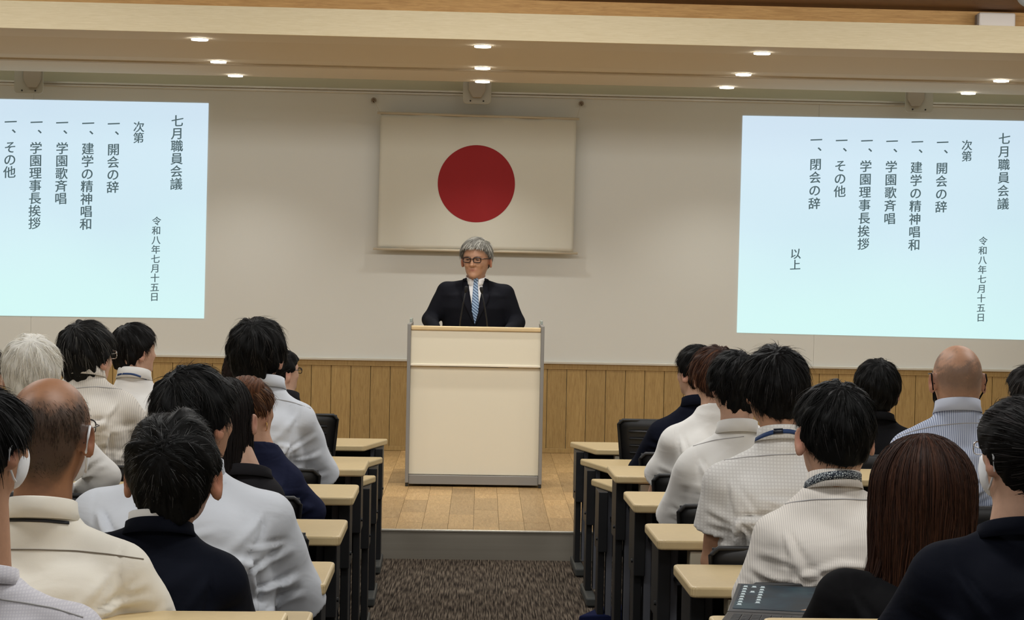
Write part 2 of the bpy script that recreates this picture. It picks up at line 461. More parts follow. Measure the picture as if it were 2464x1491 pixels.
Lc = lambda x, y: (x / 2.7615, 240 + y / 2.7615)
Rc = lambda x, y: (1760 + x / 2.662, 260 + y / 2.662)
def CL(s, a, b, size, T): (x0, y0), (x1, y1) = T(*a), T(*b); return col_chars(s, x0, y0, x1, y1, size)
def IT(s, d, a, b, size, T):
    (xd, yd), (x0, y0), (x1, y1) = T(*d), T(*a), T(*b)
    return [('一', xd, yd, size), ('、', xd + 17, yd + 13, size)] + col_chars(s, x0, y0, x1, y1, size)
sz = 30
left_cols = [CL('七月職員会議', (1178, 140), (1170, 558), sz, Lc), CL('次第', (922, 180), (920, 252), 27, Lc),
    CL('令和八年七月十五日', (1040, 805), (1025, 1308), 22, Lc),
    IT('開会の辞', (755, 160), (753, 330), (748, 580), sz, Lc), IT('建学の精神唱和', (585, 157), (583, 325), (570, 825), sz, Lc),
    IT('学園歌斉唱', (412, 153), (412, 322), (403, 655), sz, Lc), IT('学園理事長挨拶', (242, 150), (238, 320), (228, 820), sz, Lc),
    IT('その他', (70, 147), (67, 315), (62, 480), sz, Lc)]
def shift_l(x, y): return (x, y)
left_cols.append(IT('閉会の辞', (-100, 144), (-103, 312), (-110, 562), sz, Lc))
left_cols.append(CL('以上', (-225, 850), (-227, 925), 27, Lc))
projected([(-203, 234), (502, 248), (491, 766), (-214, 756)], left_cols, 'bright blue projected agenda in Japanese, cut by the left edge of the photo')
right_cols = [CL('七月職員会議', (1748, 195), (1739, 612), sz, Rc), CL('次第', (1508, 238), (1507, 308), 27, Rc),
    CL('令和八年七月十五日', (1612, 850), (1596, 1340), 22, Rc),
    IT('開会の辞', (1352, 220), (1347, 385), (1342, 632), sz, Rc), IT('建学の精神唱和', (1190, 217), (1184, 380), (1170, 875), sz, Rc),
    IT('学園歌斉唱', (1028, 213), (1023, 375), (1013, 707), sz, Rc), IT('学園理事長挨拶', (867, 210), (860, 372), (844, 870), sz, Rc),
    IT('その他', (705, 208), (697, 370), (693, 533), sz, Rc), IT('閉会の辞', (543, 204), (538, 360), (530, 610), sz, Rc),
    CL('以上', (410, 932), (408, 1003), 27, Rc)]
projected([(1787, 278), (2492, 291.5), (2478, 817.5), (1773, 800)], right_cols, 'bright blue projected agenda in Japanese at the right of the flag')

# flag
DF = 15.93
fc = W(1146, 442, DF)
flag = thing('flag', 'white wall flag with a big red disc hanging behind the speaker', 'flag', (fc[0], DF, fc[2]))
CLOTH = mat('flag_cloth', (202, 200, 188), .85, bump=.1, bscale=400, sheen=.1)
REDM = mat('flag_red', (140, 14, 20), .8, bump=.08, bscale=400)
TL_, TR_, BR_, BL_ = [W(px, py, DF) - fc for px, py in ((916, 274), (1387, 285), (1379, 606), (908, 597))]
def cloth_y(u, v): return .006 * math.sin(u * 17 + 1) * (1 - v * .3) + .004 * math.sin(u * 31 + v * 3) + .003 * math.sin(v * 7)
bm = bmesh.new(); NU, NV = 60, 30
g = []
for j in range(NV + 1):
    v = j / NV; row = []
    for i in range(NU + 1):
        u = i / NU; p = (BL_ * (1 - u) + BR_ * u) * (1 - v) + (TL_ * (1 - u) + TR_ * u) * v
        row.append(bm.verts.new((p[0], p[1] + cloth_y(u, v), p[2])))
    g.append(row)
for j in range(NV):
    for i in range(NU): bm.faces.new((g[j][i], g[j][i + 1], g[j + 1][i + 1], g[j + 1][i]))
fl = fin('cloth', bm, CLOTH, flag, True)
md = fl.modifiers.new('s', 'SOLIDIFY'); md.thickness = .0015; md.offset = 1
bm = bmesh.new(); Rr = 92.5 * DF / F_PX
c0 = bm.verts.new((0, 0, 0)); prev = None; NR, NA = 10, 72
cen = W(1146.3, 442, DF) - fc
def dpt(r_, a):
    x = cen[0] + r_ * math.cos(a); z = cen[2] + r_ * math.sin(a)
    wq = TR_[0] - TL_[0]; u = (x - TL_[0]) / wq; v = (z - BL_[2]) / (TL_[2] - BL_[2])
    return (x, cloth_y(u, v) - .0035, z)
c0.co = dpt(0, 0)
for k in range(1, NR + 1):
    ring = [bm.verts.new(dpt(Rr * k / NR, 2 * PI * a / NA)) for a in range(NA)]
    for a in range(NA):
        if prev is None: bm.faces.new((c0, ring[a], ring[(a + 1) % NA]))
        else: bm.faces.new((prev[a], ring[a], ring[(a + 1) % NA], prev[(a + 1) % NA]))
    prev = ring
fin('red_disc', bm, REDM, flag, True)
ROD = mat('flag_rod', (198, 188, 168), .5)
for nm, a_, b_ in (('top_rod', (908, 271), (1394, 286)), ('bottom_rod', (898, 598), (1390, 609))):
    bm = bmesh.new(); bm_tube(bm, [W(*a_, DF) - fc, W(*b_, DF) - fc], .009, 12); fin(nm, bm, ROD, flag, True)
    if nm == 'top_rod': ta, tb = W(*a_, DF) - fc, W(*b_, DF) - fc
CORD = mat('clear_cord', (190, 184, 170), .3)
hk = [W(899, 240, 15.98), W(1399, 248, 15.98)]
for h_, e_, s in ((hk[0], ta, 1), (hk[1], tb, -1)):
    bm = bmesh.new(); bm_tube(bm, [h_ - fc, e_ + np.array([s * .02, 0, 0])], .0012, 6); fin('hanging_cord', bm, CORD, flag)
for h_, sd in ((hk[0], 'left'), (hk[1], 'right')):
    t = thing('suction_hook', 'small round metal hook on the whiteboard above the %s corner of the flag' % sd, 'hook', tuple(h_))
    bm = bmesh.new(); bm_disc(bm, (0, .03, 0), .020, 20, 'y', .012); fin('suction_cup', bm, mat('hook_cup', (150, 138, 120), .25, .4), t)
    bm = bmesh.new(); bm_disc(bm, (0, .02, 0), .011, 16, 'y', .012)
    bm_tube(bm, [(0, .015, 0), (0, .0, -.004), (0, -.004, -.012), (0, .004, -.018)], .003, 8); fin('hook', bm, mat('hook_metal', (110, 90, 70), .3, .8), t)

# ================================================================== LECTERN
DL = 13.63
c = W(1140, 1168, DL); lx0, lx1 = W(974, 1166, DL)[0], W(1303, 1171, DL)[0]
zt = W(1145, 786, DL)[2]
lc = (lx0 + lx1) / 2; hw = (lx1 - lx0) / 2
lec = thing('lectern', 'tall cream lectern with grey metal side posts on the stage', 'lectern', (lc, DL, Z_ST))
CREAM = mat('cream_laminate', (226, 219, 198), .5, bump=.02, bscale=500)
GREYL = mat('lectern_grey_metal', (142, 140, 136), .45, .25)
BEECH = mat('beech_edge', (214, 190, 146), .45, var=.05, vscale=20)
H = zt - Z_ST
k = DL / F_PX
for s in (-1, 1):
    xa = s * hw; xb = s * (hw - .022)
    sp_ = box('side_post', min(xa, xb), max(xa, xb), -.005, .50, .022, H + .012, GREYL, lec, bev=.004)
    box('foot', min(xa, xb) + .002, max(xa, xb) - .002, .0, .03, 0.001, .022, SCR, sp_)
    box('foot', min(xa, xb) + .002, max(xa, xb) - .002, .45, .48, 0.001, .022, SCR, sp_)
wi = hw - .022
box('top_rim', -wi, wi, .0, .055, H - .026, H, BEECH, lec, bev=.006)
box('desk_surface', -wi, wi, .05, .46, H - .085, H - .070, BEECH, lec, bev=.003)
box('upper_panel', -wi, wi, .012, .034, H - 92 * k, H - .026, CREAM, lec, bev=.002)
box('lip', -wi, wi, .002, .04, H - 96 * k, H - 91 * k, mat('lip_edge', (236, 228, 208), .4), lec, bev=.002)
box('lower_panel', -wi, wi, .030, .050, .075, H - 98 * k, CREAM, lec, bev=.002)
box('base_plinth', -wi, wi, .010, .45, .014, .072, GREYL, lec, bev=.003)
box('inner_shelf', -wi, wi, .05, .44, H - .30, H - .28, CREAM, lec)
for s in (-1, 1):
    bm = bmesh.new()
    xs_ = s * (hw - .011)
    bm_box(bm, xs_ - .008, xs_ + .008, .30, .49, H + .012, H + .035, .003)
    fin('side_guard', bm, mat('guard_acrylic', (150, 158, 152), .25), lec)
# gooseneck microphones
for (tx, ty, bx, by, lab) in ((1123, 688, 1104, 786, 'left of the two thin black gooseneck microphones on the lectern'), (1157, 690, 1175, 788, 'right of the two thin black gooseneck microphones on the lectern')):
    Dm = DL + .16
    b0 = W(bx, by, Dm + .04); tp = W(tx, ty, Dm - .02); b0[2] = zt - .069
    t = thing('microphone', lab, 'microphone', tuple(b0))
    T_ = tp - b0
    bm = bmesh.new(); bm_disc(bm, (0, 0, .006), .022, 20, 'z', .012); fin('mount_base', bm, DARKM, t)
    pts = [(0, 0, .01), (T_[0] * .22, T_[1] * .3, T_[2] * .35), (T_[0] * .55, T_[1] * .6, T_[2] * .65), (T_[0] * .9, T_[1] * .95, T_[2] * .92)]
    bm = bmesh.new(); bm_tube(bm, pts, .0042, 8); fin('gooseneck', bm, DARKM, t, True)
    bm = bmesh.new(); bm_tube(bm, [(T_[0] * .85, T_[1] * .9, T_[2] * .87), (T_[0] * .9, T_[1] * .94, T_[2] * .92), (T_[0] * .97, T_[1], T_[2] * .98), (T_[0], T_[1], T_[2] * 1.0)], [.005, .010, .011, .006], 12)
    fin('capsule', bm, mat('mic_foam', (20, 20, 22), .9), t, True)

# ================================================================== TABLES
TOP = mat('table_laminate', (206, 183, 138), .42, bump=.01, bscale=300, var=.03, vscale=60)
EDGE = TOP
LEGB = mat('table_black', (20, 21, 24), .5, .1)
LEGG = mat('table_grey', (98, 100, 108), .5, .2)
FOOTM = mat('table_foot', (58, 60, 58), .6)
OUTM = mat('outlet_grey', (178, 170, 150), .5)
ROT = math.radians(.9)
TABLES = []
def table(side, px, py, z, depth, inset, L, label, outlet, grp, sleeve=.24):
    """side -1: left block (aisle end on the right); px,py: far aisle corner of the top"""
    far = WZ(px, py, z)
    t = thing('seminar_table', label, 'table', (far[0], far[1], 0), grp)
    t.rotation_euler = (0, 0, ROT)
    s = side; th = .030
    def X(a, b): a, b = s * a, s * b; return (a, b) if a < b else (b, a)
    pts = [(0, 0), (s * inset, -depth), (s * L, -depth), (s * L, 0)]
    if s > 0: pts = pts[::-1]
    # rounded corners
    rp = []
    nP = len(pts)
    for i in range(nP):
        p = Vector(pts[i]); a = Vector(pts[i - 1]); b = Vector(pts[(i + 1) % nP]); r_ = .022
        u = (a - p).normalized(); v = (b - p).normalized()
        for q in range(5):
            tt = q / 4; rp.append(tuple(p + u * r_ * (1 - tt) ** 2 + v * r_ * tt ** 2))
    bm = bmesh.new(); bm_poly(bm, rp, z - th, z, .007, 3)
    fin('tabletop', bm, TOP, t)
    for e_ in (0, 1):
        x0 = .022 + (L - .022 * 2 - .08) * e_
        sl = box('leg', *X(x0, x0 + .040), -depth * .62, -depth * .10, z - th - sleeve, z - th, LEGB, t, bev=.003)
        xp = x0 + .040 if not e_ else x0 - .03
        box('inner_post', *X(xp, xp + .026), -depth * .52, -depth * .34, .05, z - th, LEGG, sl, bev=.003)
        box('lower_post', *X(x0 + .004, x0 + .032), -depth * .52, -depth * .2, .045, z - th - sleeve, LEGB, sl, bev=.003)
        bm = bmesh.new()
        bm_box(bm, *X(x0 - .004, x0 + .045), -depth - .02, depth * .05, .004, .045, .008)
        fin('foot', bm, FOOTM, t)
        bm = bmesh.new(); bm_disc(bm, (s * (x0 + (-.002)), -depth * .5, z - th - sleeve * .8), .007, 12, 'x', .008); fin('bolt', bm, DARKM, sl)
    box('modesty_panel', *X(.07, L - .07), -.035, -.022, z - .34, z - th, LEGB, t)
    box('under_shelf', *X(.075, L - .075), -depth * .75, -.04, z - .15, z - .14, LEGB, t)
    box('crossbar', *X(.07, L - .07), -depth * .45, -depth * .35, z - th - .04, z - th, LEGB, t)
    if outlet:
        x0 = inset + .10
        o_ = box('outlet_box', *X(x0, x0 + .16), -depth + .012, -depth + .10, z - th - .056, z - th - .004, OUTM, t, bev=.003)
        box('socket', *X(x0 + .055, x0 + .105), -depth + .009, -depth + .013, z - th - .044, z - th - .014, mat('socket_face', (196, 188, 168), .5), o_, bev=.001)
        for q in (.068, .088):
            box('slot', *X(x0 + q, x0 + q + .003), -depth + .0075, -depth + .010, z - th - .036, z - th - .022, SCR, o_)
    TABLES.append((far, z))
    return t
ZL, ZH = 1.65 * .395, 1.65 * .48
gl, gr = 'beige seminar tables left of the aisle', 'beige seminar tables right of the aisle'
dl = .42
front = [('first', 'nearest the stage'), ('second', 'second from the stage'), ('third', 'third from the stage, mostly hidden')]
for (px, py), (a_, b_) in zip(((935, 1055), (923, 1099), (907, 1143)), front):
    table(-1, px, py, ZL, dl, .11, 1.8, 'low beige table with slanted end, left of the aisle, ' + b_, False, gl, .26)
for (px, py), (a_, b_) in zip(((1370, 1062), (1394, 1103), (1420, 1151)), front):
    table(1, px, py, ZL, dl, .11, 1.8, 'low beige table with slanted end, right of the aisle, ' + b_, px < 1400, gr, .26)
ords = ['fourth from the stage', 'fifth from the stage', 'sixth from the stage', 'seventh from the stage', 'eighth from the stage, at the bottom edge']
zs8 = [ZH] * 5
for (px, py), od in zip(((889, 1104), (865, 1165), (838, 1249), (807, 1350), (755, 1469)), ords):
    table(-1, px, py, ZH, .41, .004, 1.8, 'black-legged beige table left of the aisle, ' + od, False, gl)
for (px, py), od in zip(((1459, 1119), (1499, 1181), (1550, 1258), (1618.5, 1356), (1703, 1479)), ords):
    table(1, px, py, ZH, .41, .004, 1.8, 'black-legged beige table right of the aisle, ' + od, True, gr)
table(-1, 695, 1470, 1.65 * .54, .41, .004, 1.8, 'raised beige table cut by the bottom edge, left, behind the navy suit', False, gl)
table(1, 1833, 1484, 1.65 * .54, .41, .004, 1.8, 'raised beige table cut by the bottom edge, right, behind the brown-haired woman', False, gr)
# ================================================================== IMPLICIT SURFACES
class Field:
    def __init__(s, xs, ys, zs):
        s.ax = [np.asarray(a, dtype=np.float32) for a in (xs, ys, zs)]
        s.F = np.full([len(a) for a in s.ax], .5, dtype=np.float32)
    def sl(s, lo, hi, pad):
        r = []
        for a, l_, h_ in zip(s.ax, lo, hi):
            i = np.searchsorted(a, l_ - pad); j = np.searchsorted(a, h_ + pad)
            r.append(slice(max(i, 0), max(j, 0)))
        return tuple(r)
    def grid(s, sl):
        return (s.ax[0][sl[0]][:, None, None], s.ax[1][sl[1]][None, :, None], s.ax[2][sl[2]][None, None, :])
    def add(s, prim, k=.03, op='u'):
        fn, lo, hi = prim
        sl = s.sl(lo, hi, max(k, .02) + .035)
        if any(q.stop <= q.start for q in sl): return
        d = fn(*s.grid(sl)); a = s.F[sl]
        if op == 'u':
            h = np.clip(.5 + .5 * (a - d) / k, 0, 1); s.F[sl] = a * (1 - h) + d * h - k * h * (1 - h)
        elif op == 's':
            d = -d; h = np.clip(.5 - .5 * (a - d) / k, 0, 1); s.F[sl] = a * (1 - h) + d * h + k * h * (1 - h)
        elif op == 'i':
            s.F[sl] = np.maximum(a, d)
    def clip(s, fn):
        s.F = np.maximum(s.F, fn(*s.grid((slice(None),) * 3))).astype(np.float32)
    def push(s, fn):                       # displace everywhere near the surface
        s.F = (s.F + fn(*s.grid((slice(None),) * 3))).astype(np.float32)
    def mesh(s):
        F = s.F; S = F < 0; X, Y, Z = s.ax
        nx, ny, nz = F.shape
        c = np.zeros((nx - 1, ny - 1, nz - 1), dtype=np.int8)
        for a in (0, 1):
            for b in (0, 1):
                for d in (0, 1): c += S[a:nx - 1 + a, b:ny - 1 + b, d:nz - 1 + d]
        act = np.argwhere((c > 0) & (c < 8))
        if len(act) == 0: return np.zeros((0, 3)), np.zeros((0, 4), int)
        idx = -np.ones(c.shape, dtype=np.int64); idx[act[:, 0], act[:, 1], act[:, 2]] = np.arange(len(act))
        P = np.zeros((len(act), 3)); n = np.zeros(len(act))
        i, j, k = act.T
        def pos(a, b, d): return np.stack([X[i + a], Y[j + b], Z[k + d]], 1)
        for e0, e1 in (((0,0,0),(1,0,0)),((0,1,0),(1,1,0)),((0,0,1),(1,0,1)),((0,1,1),(1,1,1)),((0,0,0),(0,1,0)),((1,0,0),(1,1,0)),
                       ((0,0,1),(0,1,1)),((1,0,1),(1,1,1)),((0,0,0),(0,0,1)),((1,0,0),(1,0,1)),((0,1,0),(0,1,1)),((1,1,0),(1,1,1))):
            f0 = F[i + e0[0], j + e0[1], k + e0[2]]; f1 = F[i + e1[0], j + e1[1], k + e1[2]]
            m_ = (f0 < 0) != (f1 < 0)
            t = np.where(m_, f0 / np.where(f0 - f1 == 0, 1, f0 - f1), 0)[:, None]
            P += np.where(m_[:, None], pos(*e0) * (1 - t) + pos(*e1) * t, 0); n += m_
        P /= n[:, None]
        Q = []
        for ax_ in range(3):
            sh = [slice(None)] * 3; sh2 = [slice(None)] * 3
            sh[ax_] = slice(0, -1); sh2[ax_] = slice(1, None)
            a = S[tuple(sh)]; b = S[tuple(sh2)]
            e = np.argwhere(a != b)
            o1, o2 = [(1, 2), (2, 0), (0, 1)][ax_]
            ok = (e[:, o1] > 0) & (e[:, o2] > 0) & (e[:, o1] < F.shape[o1] - 1) & (e[:, o2] < F.shape[o2] - 1)
            e = e[ok]
            def cell(d1, d2):
                q = e.copy(); q[:, o1] -= d1; q[:, o2] -= d2
                return idx[q[:, 0], q[:, 1], q[:, 2]]
            q = np.stack([cell(1, 1), cell(0, 1), cell(0, 0), cell(1, 0)], 1)
            flip = ~a[e[:, 0], e[:, 1], e[:, 2]]
            q[flip] = q[flip][:, ::-1]
            Q.append(q)
        Q = np.concatenate(Q); Q = Q[(Q >= 0).all(1)]
        return P, Q
def np_mesh(name, P, Q):
    me = bpy.data.meshes.new(name)
    me.vertices.add(len(P)); me.vertices.foreach_set('co', np.asarray(P, dtype=np.float32).ravel())
    k = Q.shape[1]
    me.loops.add(len(Q) * k); me.loops.foreach_set('vertex_index', Q.astype(np.int32).ravel())
    me.polygons.add(len(Q)); me.polygons.foreach_set('loop_start', np.arange(0, len(Q) * k, k, dtype=np.int32))
    me.update(calc_edges=True); me.validate()
    return me
def A(*v): return np.array(v, dtype=float)
def cap(a, b, ra, rb, sq=None):
    a, b = np.asarray(a, float), np.asarray(b, float); ab = b - a; L = float(ab @ ab) + 1e-9
    R = max(ra, rb)
    def f(X, Y, Z):
        px, py, pz = X - a[0], Y - a[1], Z - a[2]
        t = np.clip((px * ab[0] + py * ab[1] + pz * ab[2]) / L, 0, 1)
        return np.sqrt((px - t * ab[0]) ** 2 + (py - t * ab[1]) ** 2 + (pz - t * ab[2]) ** 2) - (ra + (rb - ra) * t)
    return f, np.minimum(a, b) - R, np.maximum(a, b) + R
def ell(c, r, M_=None):
    c = np.asarray(c, float); r = np.asarray(r, float); M_ = np.eye(3) if M_ is None else M_   # rows of M_ are local axes
    def f(X, Y, Z):
        px, py, pz = X - c[0], Y - c[1], Z - c[2]
        u = [(px * M_[i][0] + py * M_[i][1] + pz * M_[i][2]) / r[i] for i in range(3)]
        k0 = np.sqrt(u[0] ** 2 + u[1] ** 2 + u[2] ** 2)
        k1 = np.sqrt((u[0] / r[0]) ** 2 + (u[1] / r[1]) ** 2 + (u[2] / r[2]) ** 2) + 1e-6
        return k0 * (k0 - 1) / k1
    R = r.max(); return f, c - R, c + R
def loft(zz, cx, cy, rx, ry, pw=2.3):
    zz, cx, cy, rx, ry = [np.asarray(q, float) for q in (zz, cx, cy, rx, ry)]
    def f(X, Y, Z):
        z = Z.ravel()
        a = [np.interp(z, zz, q)[None, None, :] for q in (cx, cy, rx, ry)]
        u = np.abs(X - a[0]) / a[2]; v = np.abs(Y - a[1]) / a[3]
        k = (u ** pw + v ** pw) ** (1 / pw)
        d = (k - 1) * np.minimum(a[2], a[3]) * (1 + .0 * k)
        dz = np.maximum(zz[0] - Z, Z - zz[-1])
        return np.maximum(d, dz)
    lo = A((cx - rx).min(), (cy - ry).min(), zz[0]); hi = A((cx + rx).max(), (cy + ry).max(), zz[-1])
    return f, lo, hi
def axis(lo, hi, st, fine=()):
    """rectilinear axis with fine zones (a, b, step)"""
    out = [lo]; x = lo
    while x < hi:
        s = st
        for a, b, q in fine:
            if a - .02 <= x <= b: s = min(s, q)
        x += s; out.append(x)
    return np.array(out)

# ================================================================== MATERIALS FOR PEOPLE
def skin_mat():
    m, n, l, b = nt('skin')
    at = n.new('ShaderNodeAttribute'); at.attribute_name = 'tint'
    t = n.new('ShaderNodeTexNoise'); t.inputs['Scale'].default_value = 90; t.inputs['Detail'].default_value = 4
    tc = n.new('ShaderNodeTexCoord'); l.new(tc.outputs['Object'], t.inputs['Vector'])
    mr = n.new('ShaderNodeMapRange'); mr.inputs[3].default_value = .9; mr.inputs[4].default_value = 1.1; l.new(t.outputs[0], mr.inputs[0])
    hs = n.new('ShaderNodeHueSaturation'); l.new(at.outputs['Color'], hs.inputs['Color']); l.new(mr.outputs[0], hs.inputs['Value'])
    l.new(hs.outputs[0], b.inputs['Base Color']); b.inputs['Roughness'].default_value = .5
    b.inputs['Subsurface Weight'].default_value = .03; b.inputs['Subsurface Radius'].default_value = (.01, .004, .002)
    b.inputs['Subsurface Scale'].default_value = .5
    bp = n.new('ShaderNodeBump'); bp.inputs['Strength'].default_value = .12; bp.inputs['Distance'].default_value = .002
    l.new(t.outputs[0], bp.inputs['Height']); l.new(bp.outputs[0], b.inputs['Normal'])
    return m
SKIN = skin_mat()
def hair_mat():
    m, n, l, b = nt('hair')
    at = n.new('ShaderNodeAttribute'); at.attribute_name = 'tone'
    l.new(at.outputs['Color'], b.inputs['Base Color'])
    b.inputs['Roughness'].default_value = .55; b.inputs['Specular IOR Level'].default_value = .14
    return m
HAIR = hair_mat()
def cloth(name, c, rough=.85, kind=None, weave=0.08, c2=None, freq=120, bump=.16):
    if name in MATS: return MATS[name]
    m, n, l, b = nt(name)
    b.inputs['Base Color'].default_value = (*lin(c), 1); b.inputs['Roughness'].default_value = rough
    dk = sum(c) < 240
    b.inputs['Specular IOR Level'].default_value = .08 if dk else .2; b.inputs['Sheen Weight'].default_value = .0 if dk else .12
    tc = n.new('ShaderNodeTexCoord')
    # soft wrinkles: stretched, distorted noise
    mp = n.new('ShaderNodeMapping'); mp.inputs['Scale'].default_value = (1.0, 1.0, 1.9); mp.inputs['Rotation'].default_value = (0, .5, 0)
    l.new(tc.outputs['Object'], mp.inputs[0])
    t = n.new('ShaderNodeTexNoise'); t.inputs['Scale'].default_value = 6.5; t.inputs['Detail'].default_value = 2.5
    t.inputs['Distortion'].default_value = .9; l.new(mp.outputs[0], t.inputs['Vector'])
    bp = n.new('ShaderNodeBump'); bp.inputs['Strength'].default_value = bump; bp.inputs['Distance'].default_value = .03
    l.new(t.outputs[0], bp.inputs['Height'])
    w = n.new('ShaderNodeTexNoise'); w.inputs['Scale'].default_value = 700; l.new(tc.outputs['Object'], w.inputs['Vector'])
    b2 = n.new('ShaderNodeBump'); b2.inputs['Strength'].default_value = weave; b2.inputs['Distance'].default_value = .002
    l.new(w.outputs[0], b2.inputs['Height']); l.new(bp.outputs[0], b2.inputs['Normal']); l.new(b2.outputs[0], b.inputs['Normal'])
    if kind:
        sp = n.new('ShaderNodeSeparateXYZ'); l.new(tc.outputs['Object'], sp.inputs[0])
        def wave(sock, f_):
            a = n.new('ShaderNodeMath'); a.operation = 'MULTIPLY'; a.inputs[1].default_value = f_; l.new(sock, a.inputs[0])
            s = n.new('ShaderNodeMath'); s.operation = 'SINE'; l.new(a.outputs[0], s.inputs[0]); return s.outputs[0]
        sx = wave(sp.outputs['X'], freq * 2 * PI / 1.0)
        val = sx
        if kind == 'grid':
            sz_ = wave(sp.outputs['Z'], freq * 2 * PI)
            mn = n.new('ShaderNodeMath'); mn.operation = 'MAXIMUM'; l.new(sx, mn.inputs[0]); l.new(sz_, mn.inputs[1]); val = mn.outputs[0]
        r = n.new('ShaderNodeMapRange'); r.inputs[1].default_value = .2; r.inputs[2].default_value = .7; l.new(val, r.inputs[0])
        mx = n.new('ShaderNodeMix'); mx.data_type = 'RGBA'
        mx.inputs[6].default_value = (*lin(c), 1); mx.inputs[7].default_value = (*lin(c2 or c), 1)
        l.new(r.outputs[0], mx.inputs[0]); l.new(mx.outputs[2], b.inputs['Base Color'])
    MATS[name] = m; return m

# ================================================================== PERSON
def rotm(yaw, pitch=0, roll=0):
    """rows: right, forward, up of the head; yaw>0 turns to the right (+x) from facing +y"""
    R = Matrix.Rotation(-yaw, 3, 'Z') @ Matrix.Rotation(pitch, 3, 'X') @ Matrix.Rotation(roll, 3, 'Y')
    return np.array([[*(R @ Vector((1, 0, 0)))], [*(R @ Vector((0, 1, 0)))], [*(R @ Vector((0, 0, 1)))]])
def attr(me, name, cols):
    a = me.color_attributes.new(name, 'FLOAT_COLOR', 'POINT')
    c = np.ones((len(me.vertices), 4), dtype=np.float32); c[:, :3] = cols
    a.data.foreach_set('color', c.ravel())
def vnoise(P, f, seed=0):
    s = 0
    r = np.random.default_rng(seed)
    for o in range(4):
        k = r.normal(size=(3, 3)) * f * (1.7 ** o); ph = r.uniform(0, 6.28, 3)
        s = s + (np.sin(P @ k[0] + ph[0]) + np.sin(P @ k[1] + ph[1]) * np.sin(P @ k[2] + ph[2])) / (1.5 ** o)
    return s / 2.2

def head_prims(F, C, B, k, face=True, g=0.0):
    """C = centre of the cranium, B rows right/fwd/up, k scale, g grow"""
    L = lambda r, f, u: C + (B[0] * r + B[1] * f + B[2] * u) * k
    F.add(ell(L(0, 0, .0), A(.0745, .094, .088) * k + g, B), .02)
    F.add(ell(L(0, .012, -.035), A(.068, .078, .075) * k + g, B), .02)
    F.add(ell(L(0, .052, -.085), A(.044, .036, .040) * k + g, B), .035)       # jaw, chin
    F.add(ell(L(0, -.028, -.050), A(.052, .050, .050) * k + g, B), .03)
    if face:
        F.add(ell(L(0, .070, .008), A(.050, .022, .020) * k, B), .02)         # brow
        for s in (-1, 1):
            F.add(ell(L(s * .034, .070, -.040), A(.020, .018, .018) * k, B), .02)   # cheek
            F.add(ell(L(s * .029, .092, -.010), A(.014, .012, .009) * k, B), .008, 's')  # socket
            F.add(ell(L(s * .029, .081, -.011), A(.0125, .011, .009) * k, B), .004)
        F.add(cap(L(0, .088, -.008), L(0, .108, -.042), .0075 * k, .012 * k), .012)  # nose
        for s in (-1, 1): F.add(ell(L(s * .012, .098, -.044), A(.008, .010, .007) * k, B), .006)
        F.add(cap(L(-.018, .087, -.068), L(.018, .087, -.068), .0060 * k, .0060 * k), .006)   # lips
        F.add(cap(L(-.015, .087, -.078), L(.015, .087, -.078), .0070 * k, .0070 * k), .006)
        F.add(cap(L(-.020, .0965, -.073), L(.020, .0965, -.073), .0026 * k, .0026 * k), .003, 's')
        F.add(ell(L(0, .080, -.105), A(.022, .018, .016) * k, B), .02)
    # ears
    for s in (-1, 1):
        E = L(s * .083, -.010, -.028)
        a = math.radians(32) * s
        br = B[0] * math.cos(a) - B[1] * math.sin(a); bf = B[0] * math.sin(a) + B[1] * math.cos(a)
        Be = np.array([br, bf, B[2]])
        F.add(ell(E, A(.0085, .0185, .032) * k, Be), .006)
        F.add(ell(E + (Be[0] * s * .008 + Be[1] * .004 + Be[2] * .004) * k, A(.0065, .0105, .019) * k, Be), .004, 's')
        F.add(ell(E + (-Be[2] * .026 + Be[1] * .004) * k, A(.006, .009, .010) * k, Be), .006)

def hand_prims(F, Wp, d, palm_n, side, k=1.0):
    """Wp wrist, d unit direction of the hand, palm_n palm normal, side +1 if the thumb lies toward +lat"""
    d = d / np.linalg.norm(d); lat = np.cross(palm_n, d); lat /= np.linalg.norm(lat)
    lat = lat * side
    F.add(cap(Wp, Wp + d * .075 * k, .026 * k, .024 * k), .012)
    F.add(cap(Wp + d * .03 + lat * .018, Wp + d * .078 * k + lat * .022, .017 * k, .014 * k), .012)
    F.add(cap(Wp + d * .03 - lat * .016, Wp + d * .074 * k - lat * .024, .016 * k, .013 * k), .012)
    for q, ln in ((-.030, .058), (-.010, .072), (.010, .078), (.030, .070)):
        b_ = Wp + d * .082 * k + lat * q
        m1 = b_ + (d * .55 + palm_n * .10 + lat * q * 2) * ln * k
        m2 = m1 + (d * .42 + palm_n * .32) * ln * k
        F.add(cap(b_, m1, .0088 * k, .0080 * k), .005); F.add(cap(m1, m2, .0080 * k, .0066 * k), .004)
    t0 = Wp + d * .025 + lat * .030; t1 = t0 + (d * .035 + lat * .026 + palm_n * .008) * k; t2 = t1 + (d * .030 + lat * .004 + palm_n * .01) * k
    F.add(cap(t0, t1, .013 * k, .0105 * k), .010); F.add(cap(t1, t2, .0100 * k, .008 * k), .004)

